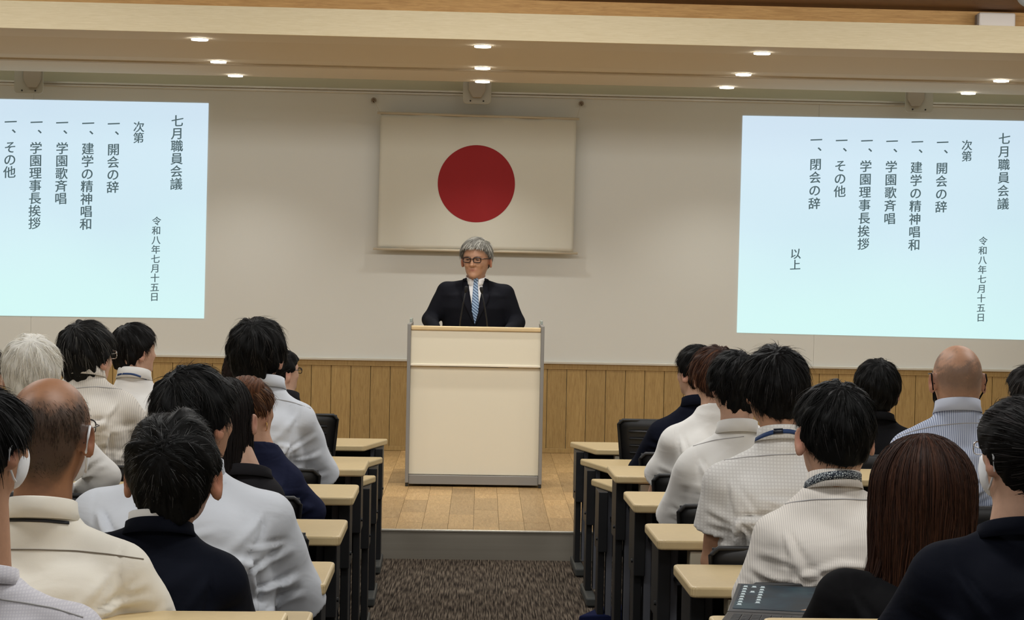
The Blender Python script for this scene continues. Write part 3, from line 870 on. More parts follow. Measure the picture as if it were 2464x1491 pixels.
def surf_ray(bvh, off, px, py):
    d = Vector(ray(px, py)).normalized()
    h = bvh.ray_cast(Vector(CAM - off), d)
    return h[0], h[1]
def strip(name, parent, bvh, off, pts, width, lift, m, thick=.0012, n=None, closed=False):
    """a ribbon laid on a surface along a polyline of pixels"""
    P_ = []
    pts = np.array(pts, float)
    seg = np.linalg.norm(np.diff(pts, axis=0), axis=1); t = np.concatenate([[0], np.cumsum(seg)])
    n = n or max(6, int(t[-1] / 7))
    for q in np.linspace(0, t[-1], n):
        x, y = np.interp(q, t, pts[:, 0]), np.interp(q, t, pts[:, 1])
        h = surf_ray(bvh, off, x, y)
        if h[0] is not None: P_.append((h[0], h[1]))
    if len(P_) < 3: return None
    # smooth depth
    co = np.array([p[0][:] for p in P_]); no = np.array([p[1][:] for p in P_])
    for _ in range(2):
        co[1:-1] = co[1:-1] * .5 + (co[:-2] + co[2:]) * .25; no[1:-1] = no[1:-1] * .5 + (no[:-2] + no[2:]) * .25
    bm = bmesh.new(); rows_ = []
    for i in range(len(co)):
        tg = co[min(i + 1, len(co) - 1)] - co[max(i - 1, 0)]; nn = no[i] / (np.linalg.norm(no[i]) + 1e-9)
        tg /= np.linalg.norm(tg) + 1e-9; b_ = np.cross(tg, nn); b_ /= np.linalg.norm(b_) + 1e-9
        c_ = co[i] + nn * lift
        rows_.append([bm.verts.new(c_ + b_ * width / 2), bm.verts.new(c_ + b_ * width / 2 + nn * thick), bm.verts.new(c_ - b_ * width / 2 + nn * thick), bm.verts.new(c_ - b_ * width / 2)])
    for a_, b_ in zip(rows_[:-1], rows_[1:]):
        for q in range(4): bm.faces.new((a_[q], a_[(q + 1) % 4], b_[(q + 1) % 4], b_[q]))
    bm.faces.new(rows_[0][::-1]); bm.faces.new(rows_[-1])
    bmesh.ops.recalc_face_normals(bm, faces=bm.faces)
    return fin(name, bm, m, parent, True)

def ribbons(P, Wd, tone, name, nrm=None, jit=.35):
    """P: (n, s, 3) strand points, Wd: (n, s) widths, tone (n,3) -> mesh of crossed thin strands (triangular prisms flattened)"""
    n, s, _ = P.shape
    T = np.gradient(P, axis=1); T /= np.linalg.norm(T, axis=2, keepdims=True) + 1e-9
    view = (A(0, -1, 0)[None, None, :] if nrm is None else nrm) + RNG.normal(0, jit, (n, 1, 3))
    Bn = np.cross(T, view); Bn /= np.linalg.norm(Bn, axis=2, keepdims=True) + 1e-9
    L_ = P - Bn * Wd[..., None] / 2; R_ = P + Bn * Wd[..., None] / 2
    V = np.stack([L_, R_], 2).reshape(-1, 3)
    base = (np.arange(n)[:, None] * s + np.arange(s - 1)[None, :]).ravel() * 2
    Q = np.stack([base, base + 1, base + 3, base + 2], 1)
    cols = np.repeat(tone, s * 2, axis=0)
    return V, Q, cols

HEADCFG = dict(
    # hairline height u as a function of fwd f (metres at k=1); thickness on top / sides / nape; strand length; clump
    short=dict(f=(-.12, -.085, -.04, -.015, .0, .02, .06, .10), u=(-.070, -.072, -.060, -.025, .0, .005, .035, .060), tt=.016, ts=.009, tn=.004, L=.045),
    medium=dict(f=(-.12, -.085, -.04, -.015, .0, .02, .06, .10), u=(-.092, -.092, -.082, -.050, -.02, -.02, .030, .050), tt=.022, ts=.017, tn=.010, L=.06),
    bowl=dict(f=(-.12, -.085, -.04, -.02, .0, .02, .06, .10), u=(-.086, -.088, -.080, -.060, -.045, -.045, .0, .020), tt=.024, ts=.021, tn=.012, L=.075),
    tied=dict(f=(-.12, -.085, -.04, -.015, .0, .02, .06, .10), u=(-.060, -.064, -.050, -.02, .005, .01, .035, .055), tt=.012, ts=.008, tn=.006, L=.08),
    buzz=dict(f=(-.12, -.085, -.04, -.015, .0, .02, .06, .10), u=(-.075, -.078, -.060, -.025, .0, .005, .035, .060), tt=.003, ts=.003, tn=.002, L=.012),
)
def make_hair(root, off, C, B, k, cfg, tone, tone2, mix, nstr, seed, crown=(0.0, -.055, .070), lift=.06, spiky=.12, width=.0017, bald=None, noise=.004, lab=None, messy=.22, capmesh=True, drop=.015, to=None, scale=1.0, keepfn=None, L=None):
    r = np.random.default_rng(seed)
    c = HEADCFG[cfg] if isinstance(cfg, str) else cfg
    rr = A(.0745, .094, .088)
    hf, hu = np.array(c['f']), np.array(c['u'], float)
    hu = hu - drop * np.clip((-.03 - hf) / .03, 0, 1)
    cr = A(*crown); cr_dir = cr / rr; cr_dir /= np.linalg.norm(cr_dir)
    def thick(lr, lf, lu):
        t = np.interp(lu, [-.08, -.03, .03, .07], [c['tn'], c['ts'], (c['ts'] + c['tt']) / 2, c['tt']])
        return t
    # cap surface
    o = .135 * k
    Cl = C - off
    lo, hi = Cl - o, Cl + o
    st = .0045
    F = Field(*[np.arange(a, b, st) for a, b in zip(lo, hi)])
    X, Y, Z = F.grid((slice(None),) * 3)
    px, py, pz = X - Cl[0], Y - Cl[1], Z - Cl[2]
    lr = (px * B[0][0] + py * B[0][1] + pz * B[0][2]) / k
    lf = (px * B[1][0] + py * B[1][1] + pz * B[1][2]) / k
    lu = (px * B[2][0] + py * B[2][1] + pz * B[2][2]) / k
    th = thick(lr, lf, lu)
    def elld(cu, cf, r_):
        u0, u1, u2 = lr / r_[0], (lf - cf) / r_[1], (lu - cu) / r_[2]
        k0 = np.sqrt(u0 ** 2 + u1 ** 2 + u2 ** 2); k1 = np.sqrt((u0 / r_[0]) ** 2 + (u1 / r_[1]) ** 2 + (u2 / r_[2]) ** 2) + 1e-6
        return k0 * (k0 - 1) / k1
    d1 = elld(0, 0, rr); d2 = elld(-.035, .012, A(.068, .078, .075)); d3 = elld(-.055 - drop * .5, -.030, A(.056, .052, .060))
    def sm(a, b, q=.02):
        h = np.clip(.5 + .5 * (a - b) / q, 0, 1); return a * (1 - h) + b * h - q * h * (1 - h)
    d = sm(sm(d1, d2), d3) * 1.0
    # clumps: ridges flowing away from the crown
    ang = np.arctan2(lr - cr[0], (lf - cr[1]) + .35 * (lu - cr[2]))
    rad = np.sqrt((lr - cr[0]) ** 2 + (lf - cr[1]) ** 2 + (lu - cr[2]) ** 2)
    ph = r.uniform(0, 6.28, 4)
    nz = (np.sin(ang * 9 + ph[0] + rad * 30) + .7 * np.sin(ang * 17 + ph[1] - rad * 45) + .5 * np.sin(lu * 95 + lr * 60 + ph[2])) * noise * np.clip(rad / .05, .2, 1)
    d = d - th - nz * np.clip(th / .012, 0, 1)
    d = np.maximum(d, (np.interp(lf.ravel(), hf, hu).reshape(lf.shape) - lu) * .85)
    if bald is not None:
        d = np.maximum(d, -(((lr / bald[0]) ** 2 + ((lf - bald[3]) / bald[1]) ** 2 + ((lu - .09) / bald[2]) ** 2) ** .5 - 1) * .06)
    F.F = (d * k).astype(np.float32)
    P, Q = F.mesh()
    if len(P) < 10: return None
    toneb = np.array(lin(tone)) * (.55 if max(tone) < 200 else .85)  # cap colour darkened as painted shading beneath the strands
    cols0 = np.tile(toneb, (len(P), 1))
    # strands
    ctr = P[Q].mean(1); e1 = P[Q[:, 1]] - P[Q[:, 0]]; e2 = P[Q[:, 3]] - P[Q[:, 0]]
    nn = np.cross(e1, e2); ar = np.linalg.norm(nn, axis=1); nn /= ar[:, None] + 1e-12
    outw = ((ctr - Cl) * nn).sum(1) > 0
    w = ar * outw
    pick = r.choice(len(ctr), nstr, p=w / w.sum())
    p0 = ctr[pick] + r.normal(0, .002, (nstr, 3)); n0 = nn[pick]
    q = p0 - Cl; loc = np.stack([q @ B[0], q @ B[1], q @ B[2]], 1) / k
    keep = loc[:, 2] > np.interp(loc[:, 1], hf, hu) - .004
    if keepfn is not None: keep &= r.uniform(0, 1, nstr) < keepfn(loc)
    p0, n0, loc = p0[keep], n0[keep], loc[keep]; nstr = len(p0)
    S_ = 6
    pts = np.zeros((nstr, S_, 3)); cur = p0 - n0 * .002; dirv = None
    Ln = (L or c['L']) * k * r.uniform(.6, 1.15, nstr) * np.clip((loc[:, 2] - np.interp(loc[:, 1], hf, hu)) / .035, .38, 1)
    crw = Cl + (B[0] * cr_dir[0] * rr[0] + B[1] * cr_dir[1] * rr[1] + B[2] * cr_dir[2] * rr[2]) * k * 1.1
    clump = np.stack([np.sin(p0 @ r.normal(0, 45, 3) + 1), np.sin(p0 @ r.normal(0, 45, 3)), np.sin(p0 @ r.normal(0, 45, 3))], 1)
    rnd = r.normal(0, 1, (nstr, 3)) * messy * .5 + clump * messy
    spk = (r.uniform(0, 1, nstr) < spiky) * r.uniform(.2, 1, nstr)
    swirl = np.cross(n0, (p0 - crw) / (np.linalg.norm(p0 - crw, axis=1, keepdims=True) + 1e-6))
    dist = np.linalg.norm(p0 - crw, axis=1, keepdims=True)
    nrs = np.zeros((nstr, S_, 3))
    for s in range(S_):
        pts[:, s] = cur
        q = cur - Cl; lc = np.stack([q @ B[0], q @ B[1], q @ B[2]], 1) / k
        g_ = lc / rr ** 2; g_ /= np.linalg.norm(g_, axis=1, keepdims=True)
        nrm = g_[:, :1] * B[0] + g_[:, 1:2] * B[1] + g_[:, 2:] * B[2]
        nrs[:, s] = nrm
        fl = cur - crw; fl = fl / (np.linalg.norm(fl, axis=1, keepdims=True) + 1e-6)
        if to is not None:
            tg_ = Cl + (B[0] * to[0] + B[1] * to[1] + B[2] * to[2]) * k
            fl = tg_ - cur; fl = fl / (np.linalg.norm(fl, axis=1, keepdims=True) + 1e-6) + rnd
        else: fl = fl + A(0, 0, -1) * .55 + swirl * .5 * np.exp(-(dist / (.04 * k)) ** 2) + rnd
        tan = fl - nrm * (fl * nrm).sum(1, keepdims=True) * .98
        tan /= np.linalg.norm(tan, axis=1, keepdims=True) + 1e-6
        up_ = lift * (.9 - s / S_ * 1.1) + spk * .5
        st_ = tan + nrm * up_[:, None] * .55
        st_ /= np.linalg.norm(st_, axis=1, keepdims=True)
        cur = cur + st_ * (Ln / (S_ - 1))[:, None]
    Wd = np.linspace(1, .25, S_)[None, :] * width * r.uniform(.6, 1.3, (nstr, 1))
    t1, t2 = np.array(lin(tone)), np.array(lin(tone2))
    if callable(mix): mv = mix(loc)
    else: mv = np.full(nstr, mix)
    sel = (r.uniform(0, 1, nstr) < mv)[:, None]
    tn = np.where(sel, t2, t1) * r.uniform(.6, 1.35, (nstr, 1))
    V2, Q2, c2 = ribbons(pts, Wd, tn, 'hair', nrs, .45)
    if capmesh: V = np.concatenate([P, V2]); Qa = np.concatenate([Q, Q2 + len(P)]); cc = np.concatenate([cols0, c2])
    else: V, Qa, cc = V2, Q2, c2
    me = np_mesh('hair', V, Qa)
    if len(me.vertices) == len(V): attr(me, 'tone', cc)
    o_ = link('hair', me, HAIR, root, True)
    if lab: o_['label'] = lab
    return o_

def collar(root, c, rx, ry, h, m, B=None, flare=.006, name='collar', gap=.35, fold=True, back_only=False, dip=.035, th=.0022):
    """turn-down collar around the neck; c centre at its lower edge, local; front is +y rotated by B"""
    if B is None: B = np.eye(3)
    bm = bmesh.new(); N = 56; rings = []
    prof = [(0.0, 0.0), (.001, .5), (.003, .92), (.006, 1.0), (.010, .95)]
    if fold: prof += [(.0095 + flare * .3, .55), (.0115 + flare, .06), (.0095 + flare, .04), (.0075 + flare * .2, .5), (.006, .90)]
    else: prof += [(.009, .0)]
    for i in range(N + 1):
        a = gap + (2 * PI - 2 * gap) * i / N
        fx, fy = math.sin(a), math.cos(a)
        fr = max(0, fy) ** 1.5
        ring = []
        for (dr, hz) in prof:
            e = rx + dr, ry + dr
            x, y = fx * e[0], fy * e[1]
            z = hz * h * (1 - .15 * fr) - dip * (fy + 1) * .5 - (.012 * fr if hz < .1 and dr > .01 else 0)
            p = c + B[0] * x + B[1] * y + A(0, 0, 1) * z
            ring.append(bm.verts.new(p))
        rings.append(ring)
    n = len(prof)
    for a_, b_ in zip(rings[:-1], rings[1:]):
        for q in range(n):
            bm.faces.new((a_[q], b_[q], b_[(q + 1) % n], a_[(q + 1) % n]))
    bm.faces.new(rings[0]); bm.faces.new(rings[-1][::-1])
    bmesh.ops.recalc_face_normals(bm, faces=bm.faces)
    return fin(name, bm, m, root, True)

SKIN_T = dict(light=(196, 156, 132), tan=(150, 106, 76), warm=(180, 136, 108), pale=(214, 178, 154))
FOLDS = {}
def vnorm(P, Q):
    n = np.cross(P[Q[:, 2]] - P[Q[:, 0]], P[Q[:, 3]] - P[Q[:, 1]])
    N_ = np.zeros_like(P)
    for i in range(4): np.add.at(N_, Q[:, i], n)
    return N_ / (np.linalg.norm(N_, axis=1, keepdims=True) + 1e-12)
def fold_displace(P, Q, folds):
    N_ = vnorm(P, Q); out = np.zeros(len(P))
    for (x0, z0, x1, z1, bend, w, amp, kind) in folds:
        ax, az = x1 - x0, z1 - z0; L = math.hypot(ax, az) + 1e-9; ux, uz = ax / L, az / L
        t = ((P[:, 0] - x0) * ux + (P[:, 2] - z0) * uz) / L
        d = (P[:, 0] - x0) * -uz + (P[:, 2] - z0) * ux - bend * 4 * np.clip(t, 0, 1) * (1 - np.clip(t, 0, 1))
        win = np.clip(t / .18 + .15, 0, 1) * np.clip((1 - t) / .35, 0, 1) * (t > -.05) * (t < 1)
        if kind == 'seam': win = ((t > 0) & (t < 1)).astype(float); pr = -np.exp(-(d / w) ** 2)
        else:
            ww = w * (.6 + .8 * np.clip(t, 0, 1)); pr = np.exp(-(d / ww) ** 2) - .75 * np.exp(-((d - 1.5 * ww) / (.7 * ww)) ** 2)
        out += amp * win * pr * np.clip(-N_[:, 1] * 1.6, 0, 1)
    return P + N_ * out[:, None]
def make_folds(rs, Jl, Jr, El, Er, Nw, hs, zt0, hip, cxs, g, long_):
    R_ = []; am = 1.4 * g.get('fs', 1.0); nf = g.get('nf', 9)
    for sd, J, E in ((-1, Jl, El), (1, Jr, Er)):
        ax, az = J[0] - sd * .030, J[2] - .085
        for i in range(nf):
            t = (i + rs.uniform(-.35, .35)) / nf
            a = math.radians(-88 + 112 * t); ln = rs.uniform(.12, .30)
            R_.append((ax, az, ax - sd * math.cos(a) * ln, az + math.sin(a) * ln, rs.uniform(-.02, .02), rs.uniform(.008, .014), rs.uniform(.003, .0075) * am, 'f'))
        for i in range(2):
            a = math.radians(rs.uniform(-150, -100)) if sd > 0 else math.radians(rs.uniform(-80, -30))
            R_.append((J[0] - sd * .01, J[2] + .03, J[0] - sd * .01 - sd * rs.uniform(.03, .12), J[2] - rs.uniform(.07, .15), sd * .01, .012, .0035 * am, 'f'))
        # armhole seam
        R_.append((J[0] - sd * .000, J[2] + .075, J[0] - sd * .038, J[2] - .12, sd * .012, .0045, .0028, 'seam'))
        vx, vz = E[0] - J[0], E[2] - J[2]
        for i in range(5 if not long_ else 7):
            t = rs.uniform(.15, .8 if not long_ else 1.0)
            c0 = (J[0] + vx * t, J[2] + vz * t); sl = rs.uniform(.02, .07) * sd
            R_.append((c0[0] - sd * .055, c0[1] - abs(sl) + .02, c0[0] + sd * .05, c0[1] + rs.uniform(-.02, .04), rs.uniform(-.01, .01), .009, rs.uniform(.003, .006) * am, 'f'))
    for i in range(g.get('nw', 4)):
        z_ = zt0 + .03 + i * .045 + rs.uniform(-.012, .012); x_ = (hip[0] + cxs) / 2; sd = rs.choice([-1, 1])
        R_.append((x_ + sd * hs * .8, z_ + .03, x_ - sd * hs * rs.uniform(-.1, .5), z_ + rs.uniform(-.03, .02), rs.uniform(-.012, .004), .011, .006 * am, 'f'))
    for i in range(g.get('nb', 5)):
        x_ = cxs + rs.uniform(-.6, .6) * hs; z_ = rs.uniform(zt0 + .12, Jl[2] - .03); a = rs.uniform(-.6, .6); ln = rs.uniform(.08, .2)
        R_.append((x_, z_, x_ + math.cos(a) * ln, z_ + math.sin(a) * ln, rs.uniform(-.01, .01), .016, .0035 * am, 'f'))
    return R_
def person(nm, label, D, head, N, SL, SR, hair, garment, yaw=0, pitch=0, roll=0, skin='light', fat=1.0, tilt_y=.03,
           sleeve='short', EL=None, ER=None, HL=None, HR=None, collar_h=.045, collar_m=None, seed=1, seat=True, z_seat=.44,
           nape=None, strands=2600, hairkw=None, folds=True, trousers=(30, 31, 36), coll=True, stub=None, hem_l=None, hem_r=None,
           waist=.80, kk=None, jacket=False, ledge=.78, lean=0.0, belly=.0, hipx=None, stand=None, neck_r=.052, earred=1.0, group='seated audience'):
    """head=(cx, ytop, width) in pixels at depth D"""
    root = thing('person', label, 'person', (0, 0, 0), group)
    rs = np.random.default_rng(seed)
    hcfg = (hair['cfg'] if isinstance(hair['cfg'], dict) else HEADCFG[hair['cfg']]) if hair else HEADCFG['buzz']
    ppm = F_PX / D
    ht = hcfg['ts'] if hair else 0
    B = rotm(math.radians(yaw), math.radians(pitch), math.radians(roll))
    # apparent half width of an ellipse turned by yaw
    wy = math.radians(yaw)
    ap = math.hypot(.0745 * math.cos(wy), .094 * math.sin(wy))
    k = kk or (head[2] / 2 / ppm) / (ap + ht)
    tt = hcfg['tt'] if hair else 0
    top = W(head[0], head[1], D)
    C = top - A(0, 0, 1) * (.088 + tt) * k; C[1] = D + tilt_y
    C[0] += (C[1] - D) * top[0] / D; C[2] += (C[1] - D) * (C[2] - 1.65) / D
    Nw = W(*N, D); Sl = W(*SL, D); Sr = W(*SR, D)
    hip = A((Sl[0] + Sr[0]) / 2 if hipx is None else hipx, D + .10 + lean, z_seat + .09)
    off = A(hip[0], D, 0.0); root.location = off
    C, Nw, Sl, Sr, hip = C - off, Nw - off, Sl - off, Sr - off, hip - off
    hs = (Sr[0] - Sl[0]) / 2
    # joints
    Jl = Sl + A(.045, 0, -.058); Jr = Sr + A(-.045, 0, -.058)
    neck0 = Nw + A(0, .01, -.01)
    skull0 = C + (B[1] * -.02 - B[2] * .06) * k
    def elbow(S, px, sd):
        if px is not None: return W(px[0], px[1], D + px[2]) - off
        return S + A(sd * .045, .13, -.27)
    El, Er = elbow(Jl, EL, -1), elbow(Jr, ER, 1)
    zh = ledge + .03
    def hand(E, px, sd):
        if px is not None: return W(px[0], px[1], D + px[2]) - off
        h = E + A(-sd * .06, .24, 0); h[2] = max(E[2] - .02, zh); return h
    Hl, Hr = hand(El, HL, -1), hand(Er, HR, 1)
    # torso profile
    zt0, zn = hip[2] - .06, Nw[2]
    zs_ = (Sl[2] + Sr[2]) / 2
    chest_z = zs_ - .13
    cxs = (Sl[0] + Sr[0]) / 2
    ry0 = .105 * fat
    zz = [zt0 - .05, zt0 + .06, (zt0 + chest_z) / 2, chest_z - .02, zs_ - .065, zs_ - .03, max(zn - .045, zs_ - .005)]
    wv = waist
    cx_ = [hip[0], hip[0], (hip[0] + cxs) / 2, cxs, cxs, (cxs + Nw[0]) / 2, Nw[0]]
    cy_ = [hip[1] - .03, hip[1] - .035, (hip[1] - .03) * .55 + .01, .018, .015, .012, .01]
    rx_ = [hs * (wv + .04), hs * (wv + .04), hs * wv, hs * .82, hs * .74, hs * .50, .045]
    ry_ = [ry0 * 1.15, ry0 * (1.12 + belly), ry0 * (1.05 + belly), ry0 * 1.06, ry0 * .92, ry0 * .66, .045]
    def build(F, g, kb, body=True):
        F.add(loft(zz, cx_, cy_, [a + g for a in rx_], [a + g for a in ry_]), .03)
        for S, J, sd in ((Sl, Jl, -1), (Sr, Jr, 1)):
            a = Nw + A(sd * .030, .012, -.050)
            F.add(cap(a, J + A(-sd * .01, 0, .018), .036 + g * .7, .036 * fat ** .5 + g), .04)
            bl = J + A(-sd * hs * .42, -ry0 * .48, -.06)
            F.add(ell(bl, A(hs * .34, .055, .085) + g), .05)       # shoulder blade
    # ---------------- body
    zs1 = C[2] + .13
    fine = [(C[2] - .13 * k - .02, zs1, .0055), (min(Hl[2], Hr[2]) - .03, max(Hl[2], Hr[2]) + .03, .0055)]
    xlo = min(Sl[0], El[0], Hl[0]) - .12; xhi = max(Sr[0], Er[0], Hr[0]) + .12
    xf = [(C[0] - .11, C[0] + .11, .0055)]
    ylo = -.22
    Fb = Field(axis(xlo, xhi, .0085, xf), axis(ylo, .80, .0085, [(C[1] - .12, C[1] + .14, .0055)]), axis(-.01, zs1, .015, fine))
    build(Fb, -.012, .03)
    head_prims(Fb, C, B, k, face=abs(yaw) > 25 or jacket == 'speaker')
    Fb.add(cap(neck0 - A(0, 0, .03), skull0, neck_r + .006, neck_r), .03)
    for J, E, H, sd in ((Jl, El, Hl, -1), (Jr, Er, Hr, 1)):
        Fb.add(cap(J, E, .046 * fat ** .5, .036), .03); Fb.add(cap(E, H, .036, .024), .015)
        dd = (H - E); dd[2] *= .3
        hand_prims(Fb, H, dd, A(0, 0, -1.0), 1 if sd < 0 else -1)
    knees = []
    for sd in (-1, 1):
        hp = hip + A(sd * .09, .0, .0); kn = A(hip[0] + sd * .13, hip[1] + .42, z_seat + .06); ft = A(kn[0], kn[1] + .02, .07)
        if stand is not None: kn = A(hip[0] + sd * .10, hip[1] - .02, stand + .42); ft = A(hip[0] + sd * .11, hip[1] - .05, stand + .07)
        knees.append((hp, kn, ft, sd))
        Fb.add(cap(hp, kn, .075, .055), .03); Fb.add(cap(kn, ft, .050, .036), .02)
        Fb.add(cap(ft - A(0, .03, .03), ft + A(0, .15, -.035), .034, .028), .02)
    P, Q = Fb.mesh()
    me = np_mesh('body', P, Q)
    # tint
    q = P - C; loc = np.stack([q @ B[0], q @ B[1], q @ B[2]], 1) / k
    base = np.array(lin(SKIN_T[skin])); col = np.tile(base, (len(P), 1))
    near_ear = np.exp(-(((np.abs(loc[:, 0]) - .084) / .012) ** 2 + ((loc[:, 1] + .008) / .03) ** 2 + ((loc[:, 2] + .028) / .035) ** 2))
    col = col * (1 - near_ear[:, None] * np.array([.06, .30, .30]) * earred)
    lips = np.exp(-((loc[:, 0] / .02) ** 2 + ((loc[:, 2] + .073) / .008) ** 2)) * (loc[:, 1] > .06)
    col = col * (1 - lips[:, None] * np.array([.30, .55, .52]))
    brow = np.exp(-(((np.abs(loc[:, 0]) - .030) / .015) ** 2 + ((loc[:, 2] - .006) / .0042) ** 2)) * (loc[:, 1] > .06)
    col = col * (1 - brow[:, None] * .7)
    eye = np.exp(-(((np.abs(loc[:, 0]) - .029) / .0105) ** 2 + ((loc[:, 2] + .012) / .0035) ** 2) * 1.3) * (loc[:, 1] > .06)
    col = col * (1 - eye[:, None] * .85)
    if stub is not None:
        sc_, st_ = stub; ws = sc_(loc, vnoise(loc, 40, seed) * .12 + vnoise(loc, 300, seed) * .05)[:, None]
        col = col * (1 - ws) + np.array(lin(st_)) * ws
    if len(me.vertices) == len(P): attr(me, 'tint', col)
    bo = link('body', me, SKIN, root, True)
    # ---------------- garment
    gm = garment['m']; long_ = sleeve == 'long'
    g = garment.get('g', .010)
    Fg = Field(axis(xlo - .02, xhi + .02, .0075), axis(ylo, .62 if long_ else .42, .0085), axis(zt0 - .02, max(zs_, zn) + .09, .0075))
    build(Fg, g, .03)
    nko = garment.get('neck', .016)
    ncz = Nw[2] - .006 + garment.get('nh', 0)
    fN, loN, hiN = cap(Nw + A(0, .012, -.10), Nw + A(0, .012, .05), neck_r + .026, neck_r + .003)
    Fg.add((lambda X, Y, Z: np.maximum(fN(X, Y, Z), Z - ncz + (Y - Nw[1]) * .35), loN, hiN), .022)
    sr0 = (.058 if not jacket else .066) * fat ** .5
    for J, E, H, sd, hem in ((Jl, El, Hl, -1, hem_l), (Jr, Er, Hr, 1, hem_r)):
        if long_:
            Fg.add(cap(J, E, sr0, .052), .035); Fg.add(cap(E, E + (H - E) * .92, .052, .036), .02)
        else:
            hm = .70 if hem is None else hem
            e = J + (E - J) * hm
            ax_ = (E - J) / np.linalg.norm(E - J)
            f0, lo_, hi_ = cap(J, e + ax_ * .04, sr0 + .002, .080 * fat ** .3)
            def fs(X, Y, Z, f0=f0, e=e, ax_=ax_):
                return np.maximum(f0(X, Y, Z), (X - e[0]) * ax_[0] + (Y - e[1]) * ax_[1] + (Z - e[2]) * ax_[2])
            Fg.add(cap(J, J + (e - J) * .45, sr0 + .002, sr0 + .004), .032)
            Fg.add((fs, lo_, hi_), .010)
    # gentle slack
    ph = rs.uniform(0, 6, 6); am = garment.get('slack', .0022)
    Fg.push(lambda X, Y, Z: am * (np.sin(X * 21 + Z * 33 + ph[0] + 1.5 * np.sin(Z * 11 + ph[1])) + .7 * np.sin(X * 47 - Z * 25 + Y * 18 + ph[2] + np.sin(X * 17)) + .5 * np.sin(Z * 61 + X * 22 + ph[3])))
    if 'cut' in garment: garment['cut'](Fg, dict(N=Nw, Sl=Sl, Sr=Sr, hs=hs, ry=ry0 + g))
    P, Q = Fg.mesh()
    if folds: P = fold_displace(P, Q, make_folds(rs, Jl, Jr, El, Er, Nw, hs, zt0, hip, cxs, garment, long_))
    gme = np_mesh(garment.get('name', 'shirt'), P, Q)
    go = link(garment.get('name', 'shirt'), gme, gm, root, True)
    # ---------------- trousers and shoes
    Ft = Field(axis(-.35 + hip[0], .35 + hip[0], .018), axis(ylo, .80, .018), axis(-.02, zt0 + .10, .018))
    Ft.add(ell(hip + A(0, 0, -.01), A(hs * .80, .13, .10)), .03)
    for hp, kn, ft, sd in knees:
        Ft.add(cap(hp, kn, .092, .070), .03); Ft.add(cap(kn, ft + A(0, 0, .02), .066, .055), .02)
    P2, Q2 = Ft.mesh(); link('trousers', np_mesh('trousers', P2, Q2), cloth('trousers_dark', trousers), root, True)
    for hp, kn, ft, sd in knees:
        Fs = Field(axis(ft[0] - .07, ft[0] + .07, .012), axis(ft[1] - .10, ft[1] + .22, .012), axis(ft[2] - .08, ft[2] + .07, .012))
        Fs.add(cap(ft - A(0, .03, .025), ft + A(0, .15, -.032), .044, .036), .02); Fs.clip(lambda X, Y, Z: ((stand or 0) + .002 - Z) + X * 0 + Y * 0)
        P3, Q3 = Fs.mesh(); link('shoe', np_mesh('shoe', P3, Q3), mat('shoe_leather', (18, 17, 17), .35), root, True)
    # ---------------- hair
    if hair:
        kw = dict(tone=(22, 20, 20), tone2=(90, 88, 86), mix=.02, nstr=strands, seed=seed + 50)
        kw.update({a: b for a, b in hair.items() if a not in ('cfg', 'extra')})
        make_hair(root, off * 0, C, B, k, hair['cfg'], **kw)
    # ---------------- collar
    cb = None
    if coll:
        cb = collar(root, Nw + A(0, .012, -.006), neck_r + .006, neck_r + .010, collar_h, collar_m or gm, rotm(math.radians(yaw * .2)))
    if jacket is True:
        collar(root, Nw + A(0, .012, -.010), neck_r + .013, neck_r + .017, .034, gm, flare=.008, name='jacket_collar', gap=.9, dip=.05)
    # bvh over garment + collar for straps and seams
    vs = [Vector(v) for v in P.tolist()]; fs_ = Q.tolist()
    if cb is not None:
        b0 = len(vs); vs += [v.co.copy() for v in cb.data.vertices]; fs_ += [[b0 + i for i in p.vertices] for p in cb.data.polygons]
    bvh = BVHTree.FromPolygons(vs, fs_)
    return dict(root=root, off=off, bvh=bvh, C=C, B=B, k=k, N=Nw, Sl=Sl, Sr=Sr, D=D, gm=gm, ry=ry0 + g, hs=hs, body=bo, garment=go, build=build, zt0=zt0, hip=hip)
def seam(p, pts, m=None, w=.0022, lift=.0004, name='seam'):
    return strip(name, p['root'], p['bvh'], p['off'], pts, w, lift, m or SEAM, .0010)
SEAM = mat('seam_thread', (150, 144, 134), .9)  # default seam colour, darker than the pale shirt cloth
